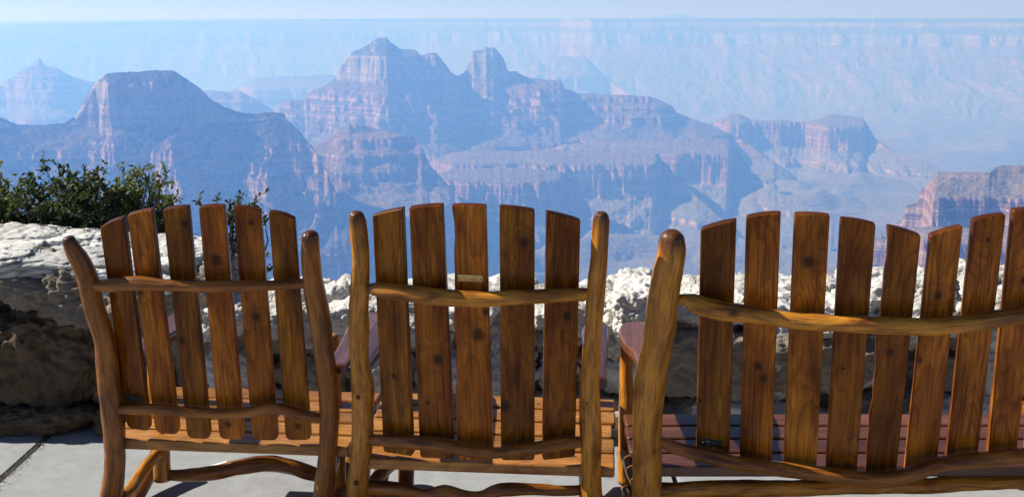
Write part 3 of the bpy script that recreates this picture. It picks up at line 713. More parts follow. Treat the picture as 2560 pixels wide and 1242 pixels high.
class Back:
    """the curved, reclined back of one seat: depth Y as a function of x and z"""
    def __init__(s, x0, yb, recl, yaw, bow, half):
        s.x0, s.yb, s.tr, s.ty, s.bow, s.half = x0, yb, math.tan(R(recl)), math.tan(R(yaw)), bow, half
    def g(s, x): return -s.ty*(x-s.x0) - s.bow*(1-((x-s.x0)/s.half)**2)
    def dg(s, x): return -s.ty + 2*s.bow*(x-s.x0)/s.half**2
    def hit(s, px, py, off=0.0):
        """point on the curved surface, moved 'off' metres towards the camera side"""
        p = None; x = s.x0
        for _ in range(12):
            n = Vector((0, 1, s.tr)); p0 = Vector((0, s.yb+s.g(x)-off, 0.4)); p = at_plane(px, py, p0, n)
            x = max(s.x0-s.half*1.1, min(s.x0+s.half*1.1, p.x))
        return p
    def plane(s, px, py):
        c = s.hit(px, py); n = Vector((-s.dg(c.x), 1, s.tr)).normalized()
        return c, n

def round_poly(P, rad):
    out = []; n = len(P)
    for i in range(n):
        a, b, c = Vector(P[i-1][:2]), Vector(P[i][:2]), Vector(P[(i+1) % n][:2]); r = rad[i] if hasattr(rad, '__len__') else rad
        r = min(r, (a-b).length*.45, (c-b).length*.45)
        if r < .5: out.append(b); continue
        p, q = b+(a-b).normalized()*r, b+(c-b).normalized()*r
        for k in range(6):
            t = k/5; out.append(p*(1-t)**2+b*2*t*(1-t)+q*t*t)
    return out
def board(name, parent, O2, frame, thick, mat, bev=0.004, knot=None, knotb=None, ends=None):
    """O2: outline (a, s) in metres in frame (origin, across, along, normal to the viewer)"""
    o0, ax, al, nn = frame
    bm = bmesh.new()
    vs = [bm.verts.new((a, 0, s_)) for a, s_ in O2]; fc = bm.faces.new(vs)
    r = bmesh.ops.extrude_face_region(bm, geom=[fc]); dn = [g for g in r['geom'] if isinstance(g, bmesh.types.BMVert)]
    for w in dn: w.co.y = -thick
    bmesh.ops.recalc_face_normals(bm, faces=bm.faces[:])
    rim = [e for e in bm.edges if abs(e.verts[0].co.y-e.verts[1].co.y) < 1e-7]
    bmesh.ops.bevel(bm, geom=rim, offset=bev, segments=3, affect='EDGES', profile=0.5)
    bm.verts.ensure_lookup_table(); bm.faces.ensure_lookup_table()
    L = np.array([tuple(w.co) for w in bm.verts]); Fc = [[w.index for w in q.verts] for q in bm.faces]
    bm.verts.index_update(); Fc = [[w.index for w in q.verts] for q in bm.faces]; sm = [len(q.verts) <= 4 and q.calc_area() < 0.02 for q in bm.faces]
    bm.free()
    Wd = np.array(o0)[None]+L[:, :1]*np.array(ax)[None]+L[:, 2:3]*np.array(al)[None]+L[:, 1:2]*np.array(nn)[None]
    eg = np.zeros(len(L)) if ends is None else ((L[:, 1] < -0.0008) & (L[:, 2] > ends)).astype(float)
    o = add_mesh(name, Wd, Fc, mat, parent, lc=L, endg=eg)
    o['knot'] = knot or (9.0, 9.0, .01); o['knotb'] = knotb or (9.0, 9.0, .01)
    return o
def slat(parent, B, q, mat, thick=.021, bulge=4, rt=10, rb=16, kn=(), jag=False, name='back_slat', sh=(0, 0)):
    TL, TR, BR, BL = [(a+sh[0 if i in (0, 3) else 1], b) for i, (a, b) in enumerate(q)]; q = [TL, TR, BR, BL]
    cx = sum(p[0] for p in q)/4; cy = sum(p[1] for p in q)/4
    c, n = B.plane(cx, cy)
    top = []
    for k in range(1, 8):
        t = k/8; top.append((TR[0]+(TL[0]-TR[0])*t, TR[1]+(TL[1]-TR[1])*t-bulge*4*t*(1-t)))
    P = round_poly([BL, BR, TR]+top+[TL], [rb, rb, rt]+[0]*7+[rt])
    if jag:
        rs_ = random.Random(5); side = []
        for k in range(1, 16):
            t = k/16; side.append(Vector((TL[0]+(BL[0]-TL[0])*t+rs_.uniform(-3, 4)+(4 if t < .15 else 0), TL[1]+(BL[1]-TL[1])*t)))
        P += side
    W3 = [at_plane(p[0], p[1], c, n) for p in P]
    tm = at_plane((TL[0]+TR[0])/2, (TL[1]+TR[1])/2, c, n); bmid = at_plane((BL[0]+BR[0])/2, (BL[1]+BR[1])/2, c, n)
    al = (tm-bmid).normalized(); nn = -n; ax = al.cross(nn).normalized()*-1
    if ax.x < 0: ax = -ax
    O2 = [((w-bmid).dot(ax), (w-bmid).dot(al)) for w in W3]
    ks = []
    for (kx, ky, kr) in kn:
        w = at_plane(kx, ky, c, n); ks.append(((w-bmid).dot(ax), (w-bmid).dot(al), kr*axial(w)/F))
    while len(ks) < 2:
        r_ = random.Random(int(cx*7+cy+len(ks))); L = (tm-bmid).length
        ks.append((r_.uniform(-.035, .035), r_.uniform(.05, L), r_.choice((.0006, .0006, .001, .004, .007))))
    e_ = min((at_plane(TL[0], TL[1], c, n)-bmid).dot(al), (at_plane(TR[0], TR[1], c, n)-bmid).dot(al))-.010
    return board(name, parent, O2, (bmid, ax, al, nn), thick, mat, knot=ks[0], knotb=ks[1], ends=e_), (c, n, al, ax, nn, bmid)

def px_log(name, parent, B, pts, mat, off, dome=(0, 0), **kw):
    P = []
    for (px, py, r) in pts:
        c0 = B.hit(px, py, off); rad = r*axial(c0)/F
        P.append((c0.x, c0.y, c0.z, rad))
    return log(name, parent, P, mat, dome=dome, **kw)

def pegs(parent, B, lst, off, mat):
    for (px, py, rp) in lst:
        c0 = B.hit(px, py, off); c1 = c0+(CAM-c0).normalized()*(rp*axial(c0)/F+.0015)
        d = Vector((0, -1, -.1)).normalized(); u = Vector((1, 0, 0)); w = d.cross(u); V = []; m = 12; rr = .0065
        for (q, h) in ((1, -.02), (1, .0), (.75, .0018), (.1, .0022)):
            for k in range(m):
                a = 2*math.pi*k/m; V.append(tuple(c1+u*rr*q*math.cos(a)+w*rr*q*math.sin(a)+d*h))
        Fc = [(i*m+k, i*m+(k+1) % m, (i+1)*m+(k+1) % m, (i+1)*m+k) for i in range(3) for k in range(m)]+[tuple(range(3*m, 4*m))]
        add_mesh('peg', V, Fc, mat, parent, smooth=True)
t = NT('dark_dowel'); M_PEG = t.bsdf((0.035, 0.018, 0.009), 0.45)
def seat_boards(parent, B, xl, xr, z0, z1, dep, nb, mat, yoff=0.0, seedk=0):
    """boards run across; the rear one first. B gives yaw; z0 rear height, z1 front height"""
    ty = B.ty; yaw = math.atan(ty)
    fwd = Vector((math.sin(yaw), math.cos(yaw), 0)); acr = Vector((math.cos(yaw), -math.sin(yaw), 0))
    mid = Vector((B.x0, B.yb+yoff, z0))
    tz = (z1-z0)/dep; f3 = Vector((fwd.x, fwd.y, tz)).normalized(); up = acr.cross(f3).normalized()
    if up.z < 0: up = -up
    w = dep/nb; out = []
    for k in range(nb):
        o0 = mid+f3*(w*k)
        th = .034 if k == 0 else .024
        rs_ = random.Random(seedk*10+k); e0, e1 = rs_.uniform(-.006, .006), rs_.uniform(-.006, .006)
        g = .0055
        pol = round_poly([((xl+e0)*1000, g*1000), ((xr+e1)*1000, g*1000), ((xr+e1)*1000, (w-g)*1000), ((xl+e0)*1000, (w-g)*1000)], 9)
        O2 = [(p.y/1000-g, p.x/1000) for p in pol]          # across = depth, along = x
        o = board('seat_slat', parent, O2, (o0, f3, acr, up), th, mat, bev=.006, knot=(rs_.uniform(.02, w-.02), rs_.uniform(xl, xr), rs_.choice((.004, .008))), knotb=(rs_.uniform(.02, w-.02), rs_.uniform(xl, xr), .006))
        out.append(o)
    return f3, acr, up, mid
def arm(parent, p0, p1, mat, w0=.07, w1=.135, side=-1):
    """paddle arm from the post p0 to the front p1 (top surface)"""
    d = (p1-p0); L = d.length; al = d.normalized(); up = Vector((0, 0, 1)); up = (up-al*up.dot(al)).normalized(); ax = al.cross(up).normalized()
    prof = [(0, w0*.5), (.10, w0*.5), (.25, w0*.52), (.42, w0*.62), (.58, w1*.44), (.72, w1*.5), (.85, w1*.5), (.93, w1*.44), (.975, w1*.30), (1.0, w1*.12)]
    O2 = [(w, t*L) for t, w in prof]+[(-w, t*L) for t, w in reversed(prof)]
    return board('armrest', parent, O2, (p0, ax, al, up), .034, mat, bev=.010, knot=(.02, L*.8, .008))
def plate(parent, fr, px, py, w, h, mat_p, mat_t, name):
    c, n, al, ax, nn, bmid = fr
    p = at_plane(px, py, c, n); p = p+nn*0.0002
    o = board(name, parent, [(-w/2, -h/2), (w/2, -h/2), (w/2, h/2), (-w/2, h/2)], (p+nn*.0016, ax, al, nn), .0018, mat_p, bev=.0004)
    # engraved words: far too small to read in the photograph, cut as short strokes
    rs_ = random.Random(3); parts = []
    rows = ((.20, .0030, .56, 9), (-.04, .0018, .52, 12), (-.26, .0018, .48, 12))
    for (fy, hh, fw, cnt) in rows:
        for k in range(cnt):
            if k == cnt//2: continue
            x = (k/(cnt-1)-.5)*w*fw; sw = w*fw/cnt*.55; q = fy*h
            for (a0, a1, b0, b1) in ((x-sw/2, x-sw/2+.0006, q-hh/2, q+hh/2), (x-sw/2, x+sw/2, q-.0003+rs_.choice((-1, 0, 1))*hh/3, q+.0003+rs_.choice((0, 1))*hh/6)):
                base = p+nn*.0020
                vv = [base+ax*a+al*b+nn*c_ for c_ in (0, .0003) for a, b in ((a0, b0), (a1, b0), (a1, b1), (a0, b1))]
                parts.append(([tuple(z) for z in vv], [(0, 3, 2, 1), (4, 5, 6, 7), (0, 1, 5, 4), (1, 2, 6, 5), (2, 3, 7, 6), (3, 0, 4, 7)]))
    V, Fc = join_geo(parts)
    add_mesh('lettering', V, Fc, mat_t, o)
    for sx in (-.42, .42):
        cc = p+nn*.0016+ax*(w*sx); V = []; m = 10
        for (rd, hh) in ((.0019, 0), (.0019, .0006), (.0010, .0011)):
            for k in range(m):
                a = 2*math.pi*k/m; V.append(tuple(cc+ax*rd*math.cos(a)+al*rd*math.sin(a)+nn*hh))
        Fc2 = [(i*m+k, i*m+(k+1) % m, (i+1)*m+(k+1) % m, (i+1)*m+k) for i in range(2) for k in range(m)]+[tuple(range(2*m, 3*m))]
        add_mesh('screw', V, Fc2, mat_t, o)
    return o
t = NT('engraved_brass'); M_BRASS = t.bsdf((0.62, 0.50, 0.22), 0.38, Metallic=0.75)
t = NT('black_plate'); M_BLACKP = t.bsdf((0.025, 0.025, 0.024), 0.35)
t = NT('engraving'); M_ENG = t.bsdf((0.10, 0.07, 0.03), 0.5)
t = NT('pale_lettering'); M_PALE = t.bsdf((0.35, 0.34, 0.30), 0.5)

def rocker(parent, x, y0, y1, yaw_v, mat):
    """bent runner under the legs: y0 rear, y1 front"""
    P = []
    for k in range(9):
        t = k/8; y = y0-.22+(y1+.16-y0+.22)*t; c = (t-.52)*2
        P.append((x+yaw_v*(y-y0), y, .028+.085*c*c, .026))
    return log('rocker', parent, P, mat, dome=(.6, .6))

# ---- left rocking chair
def left_chair():
    B = Back(-0.86, 3.06, 15, 5.0, .025, .33)
    c = empty('rocking_chair', (-.86, 3.2, 0)); tag(c, 'leftmost log rocking chair with six back slats, posts curving outward at the top', 'rocking chair', 'rustic log seats facing the canyon')
    sl = [((249, 570), (314, 545), (381, 1079), (317, 1070)), ((317, 539), (385, 526), (453, 1087), (388, 1082)), ((406, 526), (476, 518), (532, 1098), (468, 1096)),
          ((496, 520), (566, 517), (617, 1099), (548, 1098)), ((582, 518), (657, 528), (702, 1101), (631, 1101)), ((671, 531), (743, 549), (785, 1100), (714, 1101))]
    kn = [[(470, 560, 3)], [(352, 730, 6)], [(455, 850, 9), (462, 560, 8)], [(540, 650, 15), (570, 1060, 9)], [(640, 792, 10), (627, 556, 7)], [(745, 1065, 8), (735, 730, 6)]]
    fr = None
    for k, q in enumerate(sl):
        o, f_ = slat(c, B, q, M_SLAT, bulge=5 if k in (0, 5) else 3, rt=11, rb=17, kn=kn[k], sh=(0, -6))
        if k == 0: fr = f_
    plate(c, fr, 335, 994, .046, .020, M_BLACKP, M_PALE, 'name_plate')
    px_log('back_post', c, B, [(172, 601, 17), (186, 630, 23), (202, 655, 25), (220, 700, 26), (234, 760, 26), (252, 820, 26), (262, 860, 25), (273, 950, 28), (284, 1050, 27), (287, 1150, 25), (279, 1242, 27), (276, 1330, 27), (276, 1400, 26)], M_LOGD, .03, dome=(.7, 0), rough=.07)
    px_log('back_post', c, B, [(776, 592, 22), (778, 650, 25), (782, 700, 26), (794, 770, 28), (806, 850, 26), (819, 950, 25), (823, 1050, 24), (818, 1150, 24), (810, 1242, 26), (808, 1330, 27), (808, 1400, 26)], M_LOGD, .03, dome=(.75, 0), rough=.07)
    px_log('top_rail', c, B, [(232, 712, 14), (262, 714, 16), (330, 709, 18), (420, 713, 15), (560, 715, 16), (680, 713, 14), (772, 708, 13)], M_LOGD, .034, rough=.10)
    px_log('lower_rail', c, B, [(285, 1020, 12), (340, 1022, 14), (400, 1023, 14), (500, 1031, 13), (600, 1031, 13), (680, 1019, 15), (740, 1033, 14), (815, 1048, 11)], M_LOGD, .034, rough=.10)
    seat_boards(c, B, -.375, .375, .350, .358, .47, 5, M_SEAT, yoff=.0, seedk=1)
    lg = at(405, 1180, 3.42); rg = lg+Vector((.60, -.05, 0))
    lg0 = Vector((lg.x, lg.y, .10)); rg0 = Vector((rg.x, rg.y, .10))
    for g in (lg0, rg0):
        log('front_leg', c, [(g.x, g.y, .07, .029), (g.x+.004, g.y, .2, .028), (g.x, g.y, .34, .028), (g.x, g.y, .47, .024), (g.x, g.y, .595, .022)], M_LOG, dome=(0, 0))
    Yl = lg.y
    pts = [at(p[0], p[1], Yl) for p in ((415, 1186), (470, 1187), (540, 1180), (600, 1166), (665, 1158), (730, 1166), (790, 1186), (850, 1190))]
    log('stretcher', c, [(*p, r) for p, r in zip(pts, (.018, .021, .024, .026, .028, .027, .023, .02))], M_LOGD, rough=.12)
    a_ = B.hit(298, 1245, .03); b_ = at(402, 1128, Yl); m_ = (a_+b_)/2+Vector((-.01, 0, -.015)); m2 = a_.lerp(b_, .25)+Vector((0, 0, -.012)); m3 = a_.lerp(b_, .75)+Vector((0, 0, .006))
    log('stretcher', c, [(*a_, .020), (*m2, .020), (*m_, .019), (*m3, .019), (*b_, .018)], M_LOG, rough=.1)
    r0 = B.hit(812, 1230, .03)
    log('stretcher', c, [(*r0, .018), (*(r0.lerp(rg0+Vector((0, 0, .1)), .5)), .021), (rg0.x, rg0.y, .18, .018)], M_LOGD, rough=.1)
    l0 = B.hit(284, 1340, .03); r1 = B.hit(808, 1340, .03)
    rocker(c, l0.x, l0.y, lg.y, .06, M_LOGD); rocker(c, r1.x, r1.y, rg.y, .06, M_LOGD)
    pegs(c, B, [(820, 996, 24), (812, 1157, 25), (283, 1135, 25)], .03, M_PEG)
    zA = .625
    for (pp, dx) in (((262, 868), .045), ((806, 868), .03)):
        p = B.hit(pp[0], pp[1], .01); p0 = Vector((p.x+dx, p.y+.03, zA)); p1 = Vector((p0.x+.035, p0.y+.60, zA-.01))
        arm(c, p0, p1, M_SEATR, w0=.065, w1=.11)
left_chair()

# ---- middle rocking chair
def mid_chair():
    B = Back(-.09, 2.96, 15, 5.0, .07, .33)
    c = empty('rocking_chair', (-.09, 3.1, 0)); tag(c, 'middle log rocking chair with five wide back slats, one bearing a small brass plate', 'rocking chair', 'rustic log seats facing the canyon')
    sl = [((930, 539), (1008, 522), (1034, 1141), (958, 1130)), ((1022, 521), (1107, 514), (1137, 1148), (1050, 1144)), ((1129, 516), (1216, 517), (1234, 1152), (1144, 1150)),
          ((1248, 518), (1337, 528), (1337, 1151), (1252, 1151)), ((1366, 531), (1452, 552), (1438, 1142), (1355, 1151))]
    kn = [[(985, 940, 8)], [(1095, 898, 14)], [(1195, 836, 17), (1215, 780, 8)], [(1312, 606, 13), (1262, 1016, 15)], [(1418, 790, 12)]]
    fr = None
    for k, q in enumerate(sl):
        o, f_ = slat(c, B, q, M_SLAT, bulge=2, rt=3, rb=9, kn=kn[k], jag=(k == 2), sh=(0, -3+k*1.0) if k < 3 else (k-2, 0))
        if k == 2: fr = f_
    plate(c, fr, 1176, 695, .066, .0195, M_BRASS, M_ENG, 'brass_plate')
    px_log('back_post', c, B, [(892, 536, 17), (893, 550, 21), (898, 600, 23), (902, 650, 22), (901, 700, 23), (898, 760, 24), (896, 835, 26), (899, 900, 24), (907, 960, 28), (907, 1020, 28), (906, 1090, 28), (902, 1150, 27), (895, 1242, 27), (892, 1330, 26), (892, 1400, 26)], M_LOG, .033, dome=(.5, 0), rough=.08)
    px_log('back_post', c, B, [(1504, 537, 17), (1503, 550, 22), (1500, 600, 23), (1498, 650, 23), (1493, 700, 24), (1487, 770, 24), (1483, 840, 22), (1479, 900, 25), (1474, 960, 26), (1475, 1020, 28), (1479, 1100, 29), (1478, 1180, 26), (1480, 1242, 27), (1480, 1330, 26), (1480, 1400, 26)], M_LOG, .05, dome=(.45, 0), rough=.06, facet=.10)
    px_log('top_rail', c, B, [(930, 721, 15), (945, 723, 19), (1000, 730, 21), (1100, 742, 22), (1200, 748, 21), (1300, 742, 19), (1400, 737, 17), (1462, 735, 16), (1490, 735, 12)], M_LOG, .035, dome=(.5, 0), rough=.06)
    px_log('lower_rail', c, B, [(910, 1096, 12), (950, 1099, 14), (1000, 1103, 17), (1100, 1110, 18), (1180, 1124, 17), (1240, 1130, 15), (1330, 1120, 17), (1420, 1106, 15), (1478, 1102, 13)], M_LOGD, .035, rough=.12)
    seat_boards(c, B, -.385, .385, .336, .368, .50, 5, M_SEAT, yoff=-.018, seedk=2)
    ty = B.ty
    lf = at(1015, 1200, 3.38); rf = at(1468, 1200, 3.36)
    for g in (lf, rf):
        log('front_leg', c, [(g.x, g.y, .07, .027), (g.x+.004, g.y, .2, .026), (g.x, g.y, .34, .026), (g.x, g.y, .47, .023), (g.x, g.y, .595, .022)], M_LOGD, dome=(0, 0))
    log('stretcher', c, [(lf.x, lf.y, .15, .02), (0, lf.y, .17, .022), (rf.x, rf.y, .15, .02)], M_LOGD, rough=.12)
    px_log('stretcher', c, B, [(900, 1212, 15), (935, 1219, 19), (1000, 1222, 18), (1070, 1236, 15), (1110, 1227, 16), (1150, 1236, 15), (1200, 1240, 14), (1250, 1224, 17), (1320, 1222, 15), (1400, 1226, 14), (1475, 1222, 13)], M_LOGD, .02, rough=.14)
    for (a_, g) in ((B.hit(900, 1255, .02), lf), (B.hit(1478, 1255, .02), rf)):
        log('stretcher', c, [(*a_, .018), ((a_.x+g.x)/2, (a_.y+g.y)/2, .19, .02), (g.x, g.y, .17, .018)], M_LOGD, rough=.12)
        rocker(c, a_.x, a_.y, g.y, .04, M_LOGD)
    pegs(c, B, [(895, 993, 26), (890, 1208, 26), (1470, 1006, 26), (1472, 1030, 26), (1476, 1225, 26)], .05, M_PEG)
    zA = .625
    for (pp, dx) in (((897, 915), -.01), ((1480, 915), .015)):
        p = B.hit(pp[0], pp[1], .0); p0 = Vector((p.x+dx, p.y-.0, zA)); p1 = Vector((p0.x+.035, p0.y+.56, zA))
        arm(c, p0, p1, M_SEATR, w0=.055, w1=.085)
mid_chair()

# ---- two-seat rocker on the right
def settee():
    B = Back(1.10, 2.90, 15, 0.0, .12, .66)
    c = empty('rocking_bench', (1.1, 3.05, 0)); tag(c, 'wide log rocking bench with a double arched slat back, cut off at the right edge', 'bench', 'rustic log seats facing the canyon')
    sl = [((1750, 574), (1840, 551), (1822, 1143), (1738, 1125)), ((1863, 544), (1952, 534), (1929, 1170), (1847, 1158)), ((1983, 537), (2075, 541), (2040, 1185), (1955, 1178)),
          ((2098, 548), (2190, 563), (2141, 1196), (2060, 1190)), ((2215, 567), (2303, 591), (2239, 1202), (2159, 1200)), ((2321, 591), (2408, 567), (2341, 1172), (2257, 1190)),
          ((2428, 552), (2516, 538), (2443, 1156), (2360, 1165)), ((2528, 528), (2614, 525), (2541, 1146), (2462, 1150)), ((2638, 533), (2724, 549), (2636, 1140), (2556, 1143)), ((2746, 562), (2832, 588), (2732, 1128), (2650, 1134))]
    kn = [[(1750, 1000, 5)], [(1908, 945, 10), (1895, 915, 12)], [(2022, 655, 15), (2030, 1003, 3)], [(2108, 920, 4)], [(2190, 690, 5), (2225, 880, 9)], [(2345, 738, 10), (2300, 900, 7)], [(2470, 600, 6)], [(2560, 700, 10)], [], []]
    fr = None
    for k, q in enumerate(sl):
        o, f_ = slat(c, B, q, M_SLAT, bulge=3, rt=9, rb=9, kn=kn[k], jag=(k == 4), sh=(1+k*.9, 0))
        if k == 0: fr = f_
    plate(c, fr, 1779, 1106, .056, .024, M_BLACKP, M_PALE, 'name_plate')
    px_log('back_post', c, B, [(1680, 597, 32), (1679, 612, 36), (1677, 640, 38), (1665, 700, 39), (1657, 760, 40), (1648, 840, 39), (1634, 900, 38), (1624, 960, 39), (1619, 1020, 39), (1617, 1100, 38), (1617, 1180, 38), (1616, 1242, 38), (1615, 1330, 38), (1615, 1400, 36)], M_LOG, .055, dome=(.75, 0), rough=.04, n=30, facet=.05)
    px_log('back_post', c, B, [(2905, 600, 36), (2890, 700, 38), (2860, 850, 38), (2830, 1000, 38), (2805, 1150, 38), (2795, 1242, 38), (2790, 1400, 36)], M_LOG, .03, dome=(.75, 0), rough=.05)
    px_log('top_rail', c, B, [(1672, 748, 11), (1712, 750, 14), (1732, 758, 22), (1790, 774, 24), (1900, 788, 22), (2000, 803, 20), (2080, 808, 21), (2200, 812, 22), (2320, 816, 22), (2450, 804, 22), (2560, 788, 22), (2700, 775, 22), (2880, 765, 18)], M_LOG, .042, rough=.10)
    px_log('lower_rail', c, B, [(1640, 1098, 12), (1700, 1122, 16), (1780, 1142, 18), (1900, 1166, 19), (2050, 1184, 19), (2150, 1196, 20), (2230, 1196, 21), (2290, 1180, 20), (2350, 1160, 19), (2450, 1148, 19), (2560, 1138, 19), (2700, 1120, 18), (2820, 1105, 16)], M_LOGD, .042, rough=.12)
    seat_boards(c, B, -.745, .745, .350, .362, .40, 4, M_SEATR, yoff=-.015, seedk=3)
    pp = [B.hit(p[0], p[1], .02) for p in ((1640, 1224), (1690, 1224))]
    px_log('stretcher', c, Back(1.1, 2.90, 15, 0, 0, .66), [(1620, 1222, 17), (1700, 1224, 20), (1900, 1220, 21), (2100, 1218, 19), (2250, 1216, 17), (2330, 1212, 20), (2380, 1206, 21), (2480, 1206, 17), (2560, 1204, 17), (2700, 1205, 19), (2800, 1205, 18)], M_LOG, .02, rough=.12)
    Bf = at(1560, 1210, 3.34); Rf = at(2560, 1210, 3.34)
    xs = [at(1562, 1000, 3.42).x, at(2700, 1000, 3.42).x]
    gl = []
    for k, xx in enumerate(xs):
        g = Vector((xx, 3.40, 0)); gl.append(g)
        log('front_leg', c, [(g.x+.012, g.y, .07, .032), (g.x+.008, g.y, .2, .030), (g.x+.004, g.y, .34, .026), (g.x, g.y, .47, .021), (g.x, g.y, .595, .020)], M_LOG, dome=(0, 0))
    g = at(2558, 1200, 3.36); log('front_leg', c, [(g.x, g.y, .07, .03), (g.x, g.y, .34, .028), (g.x, g.y, .36, .028)], M_LOGD, dome=(0, 0))
    log('stretcher', c, [(xs[0], 3.40, .14, .02), (.9, 3.40, .16, .024), (1.4, 3.40, .13, .024), (xs[1], 3.40, .14, .02)], M_LOGD, rough=.12)
    for (a_, g) in ((B.hit(1617, 1250, .03), gl[0]), (B.hit(2795, 1250, .03), gl[1])):
        log('stretcher', c, [(*a_, .022), ((a_.x+g.x)/2, (a_.y+g.y)/2, .2, .024), (g.x, g.y, .18, .02)], M_LOGD, rough=.12)
        rocker(c, a_.x, a_.y, g.y, .0, M_LOGD)
    pegs(c, B, [(1624, 1016, 37), (1624, 1222, 37)], .055, M_PEG)
    zA = .63
    p = B.hit(1634, 930, .0)
    arm(c, Vector((p.x-.0, p.y-.01, zA)), Vector((p.x+.035, p.y+.56, zA)), M_SEATR, w0=.075, w1=.16)
    p = B.hit(2850, 930, .0)
    arm(c, Vector((p.x+.03, p.y-.01, zA)), Vector((p.x+.03, p.y+.56, zA)), M_SEATR, w0=.075, w1=.165)
settee()
# ------------------------------------------------------------------ shrubs behind the wall
def leaf_mat(name, c1, c2, c3):
    t = NT(name)
    rnd = attr(t, 'lr').outputs['Fac']
    col = t.ramp(rnd, [(0.0, c1), (0.6, c2), (1.0, c3)])
    d = t.n('ShaderNodeBsdfPrincipled'); t.set(d.inputs['Base Color'], col); d.inputs['Roughness'].default_value = .55; d.inputs['Specular IOR Level'].default_value = .25
    tr = t.n('ShaderNodeBsdfTranslucent'); t.set(tr.inputs[0], t.mix(.5, col, (0.16, 0.22, 0.03)))
    mx = t.n('ShaderNodeMixShader'); mx.inputs[0].default_value = .28
    t.t.links.new(d.outputs[0], mx.inputs[1]); t.t.links.new(tr.outputs[0], mx.inputs[2]); t.t.links.new(mx.outputs[0], t.out.inputs[0])
    return t.m
M_LEAFD = leaf_mat('dark_leaf', (0.013, 0.026, 0.010), (0.028, 0.048, 0.016), (0.08, 0.105, 0.03))
M_LEAFY = leaf_mat('yellow_green_leaf', (0.07, 0.10, 0.022), (0.16, 0.19, 0.04), (0.32, 0.31, 0.08))
t = NT('shrub_bark'); M_BARK = t.bsdf(t.ramp(t.noise(t.n('ShaderNodeNewGeometry').outputs['Position'], 40, 4), [(0.3, (0.06, 0.045, 0.035)), (0.7, (0.16, 0.13, 0.10))]), 0.9)
def tube(path, r0, r1, n=5):
    V = []; m = len(path)
    for i, p in enumerate(path):
        tg = (path[min(i+1, m-1)]-path[max(i-1, 0)]).normalized(); u = tg.cross(Vector((.3, .9, .2))).normalized(); w = tg.cross(u); r = r0+(r1-r0)*i/(m-1)
        for k in range(n):
            a = 2*math.pi*k/n; V.append(tuple(p+u*r*math.cos(a)+w*r*math.sin(a)))
    Fc = [(i*n+k, i*n+(k+1) % n, (i+1)*n+(k+1) % n, (i+1)*n+k) for i in range(m-1) for k in range(n)]
    return V, Fc
def leaf(p, d, nrm, L, Wd, rs_):
    d = d.normalized(); s_ = d.cross(nrm).normalized(); nn = s_.cross(d).normalized(); b = L*.08
    V = [p, p+d*L*.3+s_*Wd*.42-nn*b*.4, p+d*L*.65+s_*Wd*.5-nn*b, p+d*L-nn*b*2, p+d*L*.65-s_*Wd*.5-nn*b, p+d*L*.3-s_*Wd*.42-nn*b*.4, p+d*L*.5+nn*b*.6]
    return [tuple(v) for v in V], [(0, 1, 6), (1, 2, 6), (2, 3, 6), (3, 4, 6), (4, 5, 6), (5, 0, 6)]
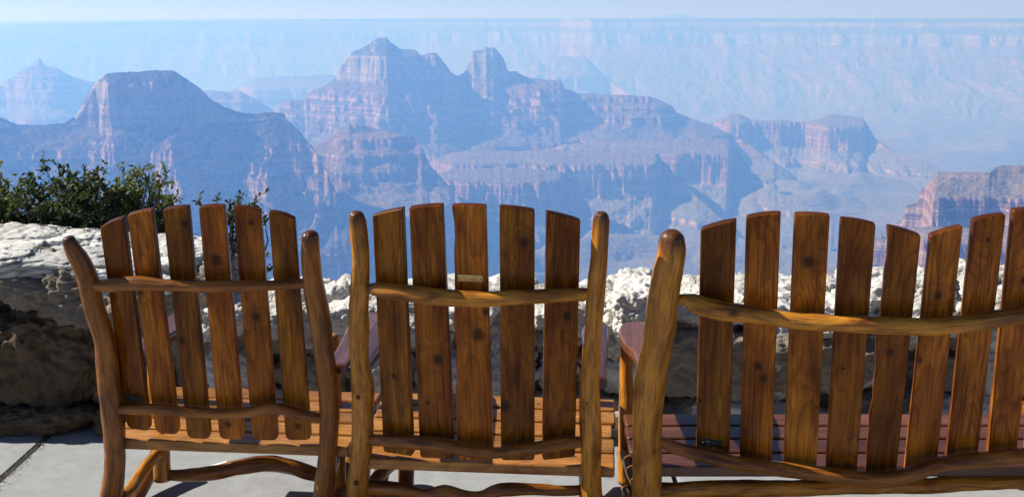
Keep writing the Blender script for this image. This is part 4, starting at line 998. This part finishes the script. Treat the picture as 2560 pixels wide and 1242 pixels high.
def shrub(name, label, root, stems, mat, seed, leafL=.024, leafW=.012, twigs=10, tl=.16, dens=1.0, spread=1.0, bare=0, tuft=False):
    """stems: list of target tips; each stem bears side twigs with alternate leaves"""
    rs_ = random.Random(seed); e = empty(name, tuple(root)); tag(e, label, 'shrub', 'shrubs growing behind the wall')
    wood = []; lv = []; lr = []
    def rv(s_): return Vector((rs_.gauss(0, s_), rs_.gauss(0, s_), rs_.gauss(0, s_)))
    def twig(p, d, L, r, leaves=True, depth=1):
        path = [p]; q = p.copy(); dd = d.normalized(); m = 6
        for k in range(m):
            dd = (dd+rv(.14)+Vector((0, 0, .05))).normalized(); q = q+dd*L/m; path.append(q.copy())
        wood.append(tube(path, r, r*.35, 4))
        if depth > 0:
            for k in range(1, m):
                if rs_.random() < .75:
                    twig(path[k], (dd+rv(.75)).normalized(), L*rs_.uniform(.35, .65), r*.6, leaves, depth-1)
        if leaves:
            nl = max(3, int(L/.011*dens))
            for k in range(nl):
                if tuft and k < nl*.55: continue
                tt = rs_.uniform(.12, 1.03)*m if not tuft else rs_.uniform(.6, 1.02)*m; i = min(int(tt), m-1); pp = path[i].lerp(path[i+1], min(1.0, tt-i))
                ld = (dd*.55+rv(.65)).normalized(); ln = (Vector((0, 0, 1))+rv(.6)).normalized()
                sc = rs_.uniform(.65, 1.2)
                lv.append(leaf(pp, ld, ln, leafL*sc, leafW*sc, rs_)); lr.extend([rs_.random()]*7)
    for (tip, nt, tlen) in stems:
        path = [root.copy()]; m = 9
        mid = root.lerp(tip, .5)+Vector((rs_.gauss(0, .05), rs_.gauss(0, .05), 0))
        for k in range(1, m+1):
            t = k/m; path.append(root*(1-t)**2+mid*2*t*(1-t)+tip*t*t+rv(.008))
        wood.append(tube(path, .011, .0028, 6))
        for k in range(nt):
            t = rs_.uniform(.35, 1.0)*m; i = min(int(t), m-1); p = path[i].lerp(path[i+1], min(1., t-i))
            d = ((tip-root).normalized()*.7+rv(.6*spread)).normalized()
            twig(p, d, tlen*rs_.uniform(.5, 1.1), .0028, leaves=(k >= bare), depth=1)
        twig(tip, (tip-mid).normalized(), tlen*.6, .0025, True, 1)
    V, Fc = [], []; n = 0
    for v_, f_ in wood:
        V += v_; Fc += [tuple(i+n for i in q) for q in f_]; n += len(v_)
    add_mesh('branches', V, Fc, M_BARK, e)
    V, Fc = join_geo(lv); o = add_mesh('foliage', V, Fc, mat, e, smooth=False); o['kind'] = 'stuff'
    a = o.data.attributes.new('lr', 'FLOAT', 'POINT'); a.data.foreach_set('value', np.array(lr, dtype=np.float32))
    return e
def tips(lst, Y, nt, tlen, jit=.08, seed=1):
    r_ = random.Random(seed); return [(at(px, py, Y+r_.uniform(-jit, jit)), nt, tlen) for px, py in lst]
shrub('shrub', 'dark dense leafy shrub behind the wall, tallest of the group', at(175, 760, 4.95), tips([(95, 495), (125, 448), (150, 478), (62, 525), (180, 500), (210, 482), (240, 478), (268, 500), (110, 520), (200, 510), (160, 535), (255, 525), (80, 555), (130, 570), (210, 570), (180, 495), (285, 545), (60, 560), (285, 510), (230, 490)], 4.9, 13, .16, .18, 2), M_LEAFD, 21, leafL=.028, leafW=.013, dens=1.2, spread=1.3)
shrub('shrub', 'yellow green tipped shrub at the left edge behind the wall', at(-20, 760, 4.9), tips([(-60, 470), (-30, 455), (5, 462), (30, 490), (-10, 500), (25, 520), (-50, 540), (40, 550), (0, 560)], 4.9, 10, .15, .12, 3), M_LEAFY, 22, leafL=.026, leafW=.013, dens=1.3)
shrub('shrub', 'open shrub with tufted yellow green tips and bare twigs, right of the dark shrub', at(330, 770, 5.0), tips([(300, 478), (325, 462), (350, 465), (372, 455), (398, 462), (340, 505), (375, 510), (310, 520), (410, 520), (290, 500), (355, 535), (330, 490), (385, 485), (362, 478), (318, 500)], 5.0, 12, .12, .12, 4), M_LEAFY, 23, leafL=.025, leafW=.010, dens=2.6, tuft=True, bare=2)
shrub('shrub', 'low dark shrub filling in beneath the open tufted shrub', at(340, 800, 5.1), tips([(290, 540), (330, 525), (370, 530), (405, 535), (425, 550), (310, 555), (390, 560), (350, 560), (420, 565), (270, 560)], 5.1, 13, .13, .1, 5), M_LEAFD, 24, leafL=.028, leafW=.013, dens=1.2)
shrub('sapling', 'slender young shrub with paired dark leaves showing between the left chair slats', at(600, 860, 4.85), tips([(505, 525), (548, 522), (585, 535), (600, 518), (615, 540), (635, 535), (590, 580), (585, 640), (600, 600), (665, 570), (575, 560)], 4.85, 4, .10, .06, 6), M_LEAFD, 25, leafL=.026, leafW=.012, spread=.8)
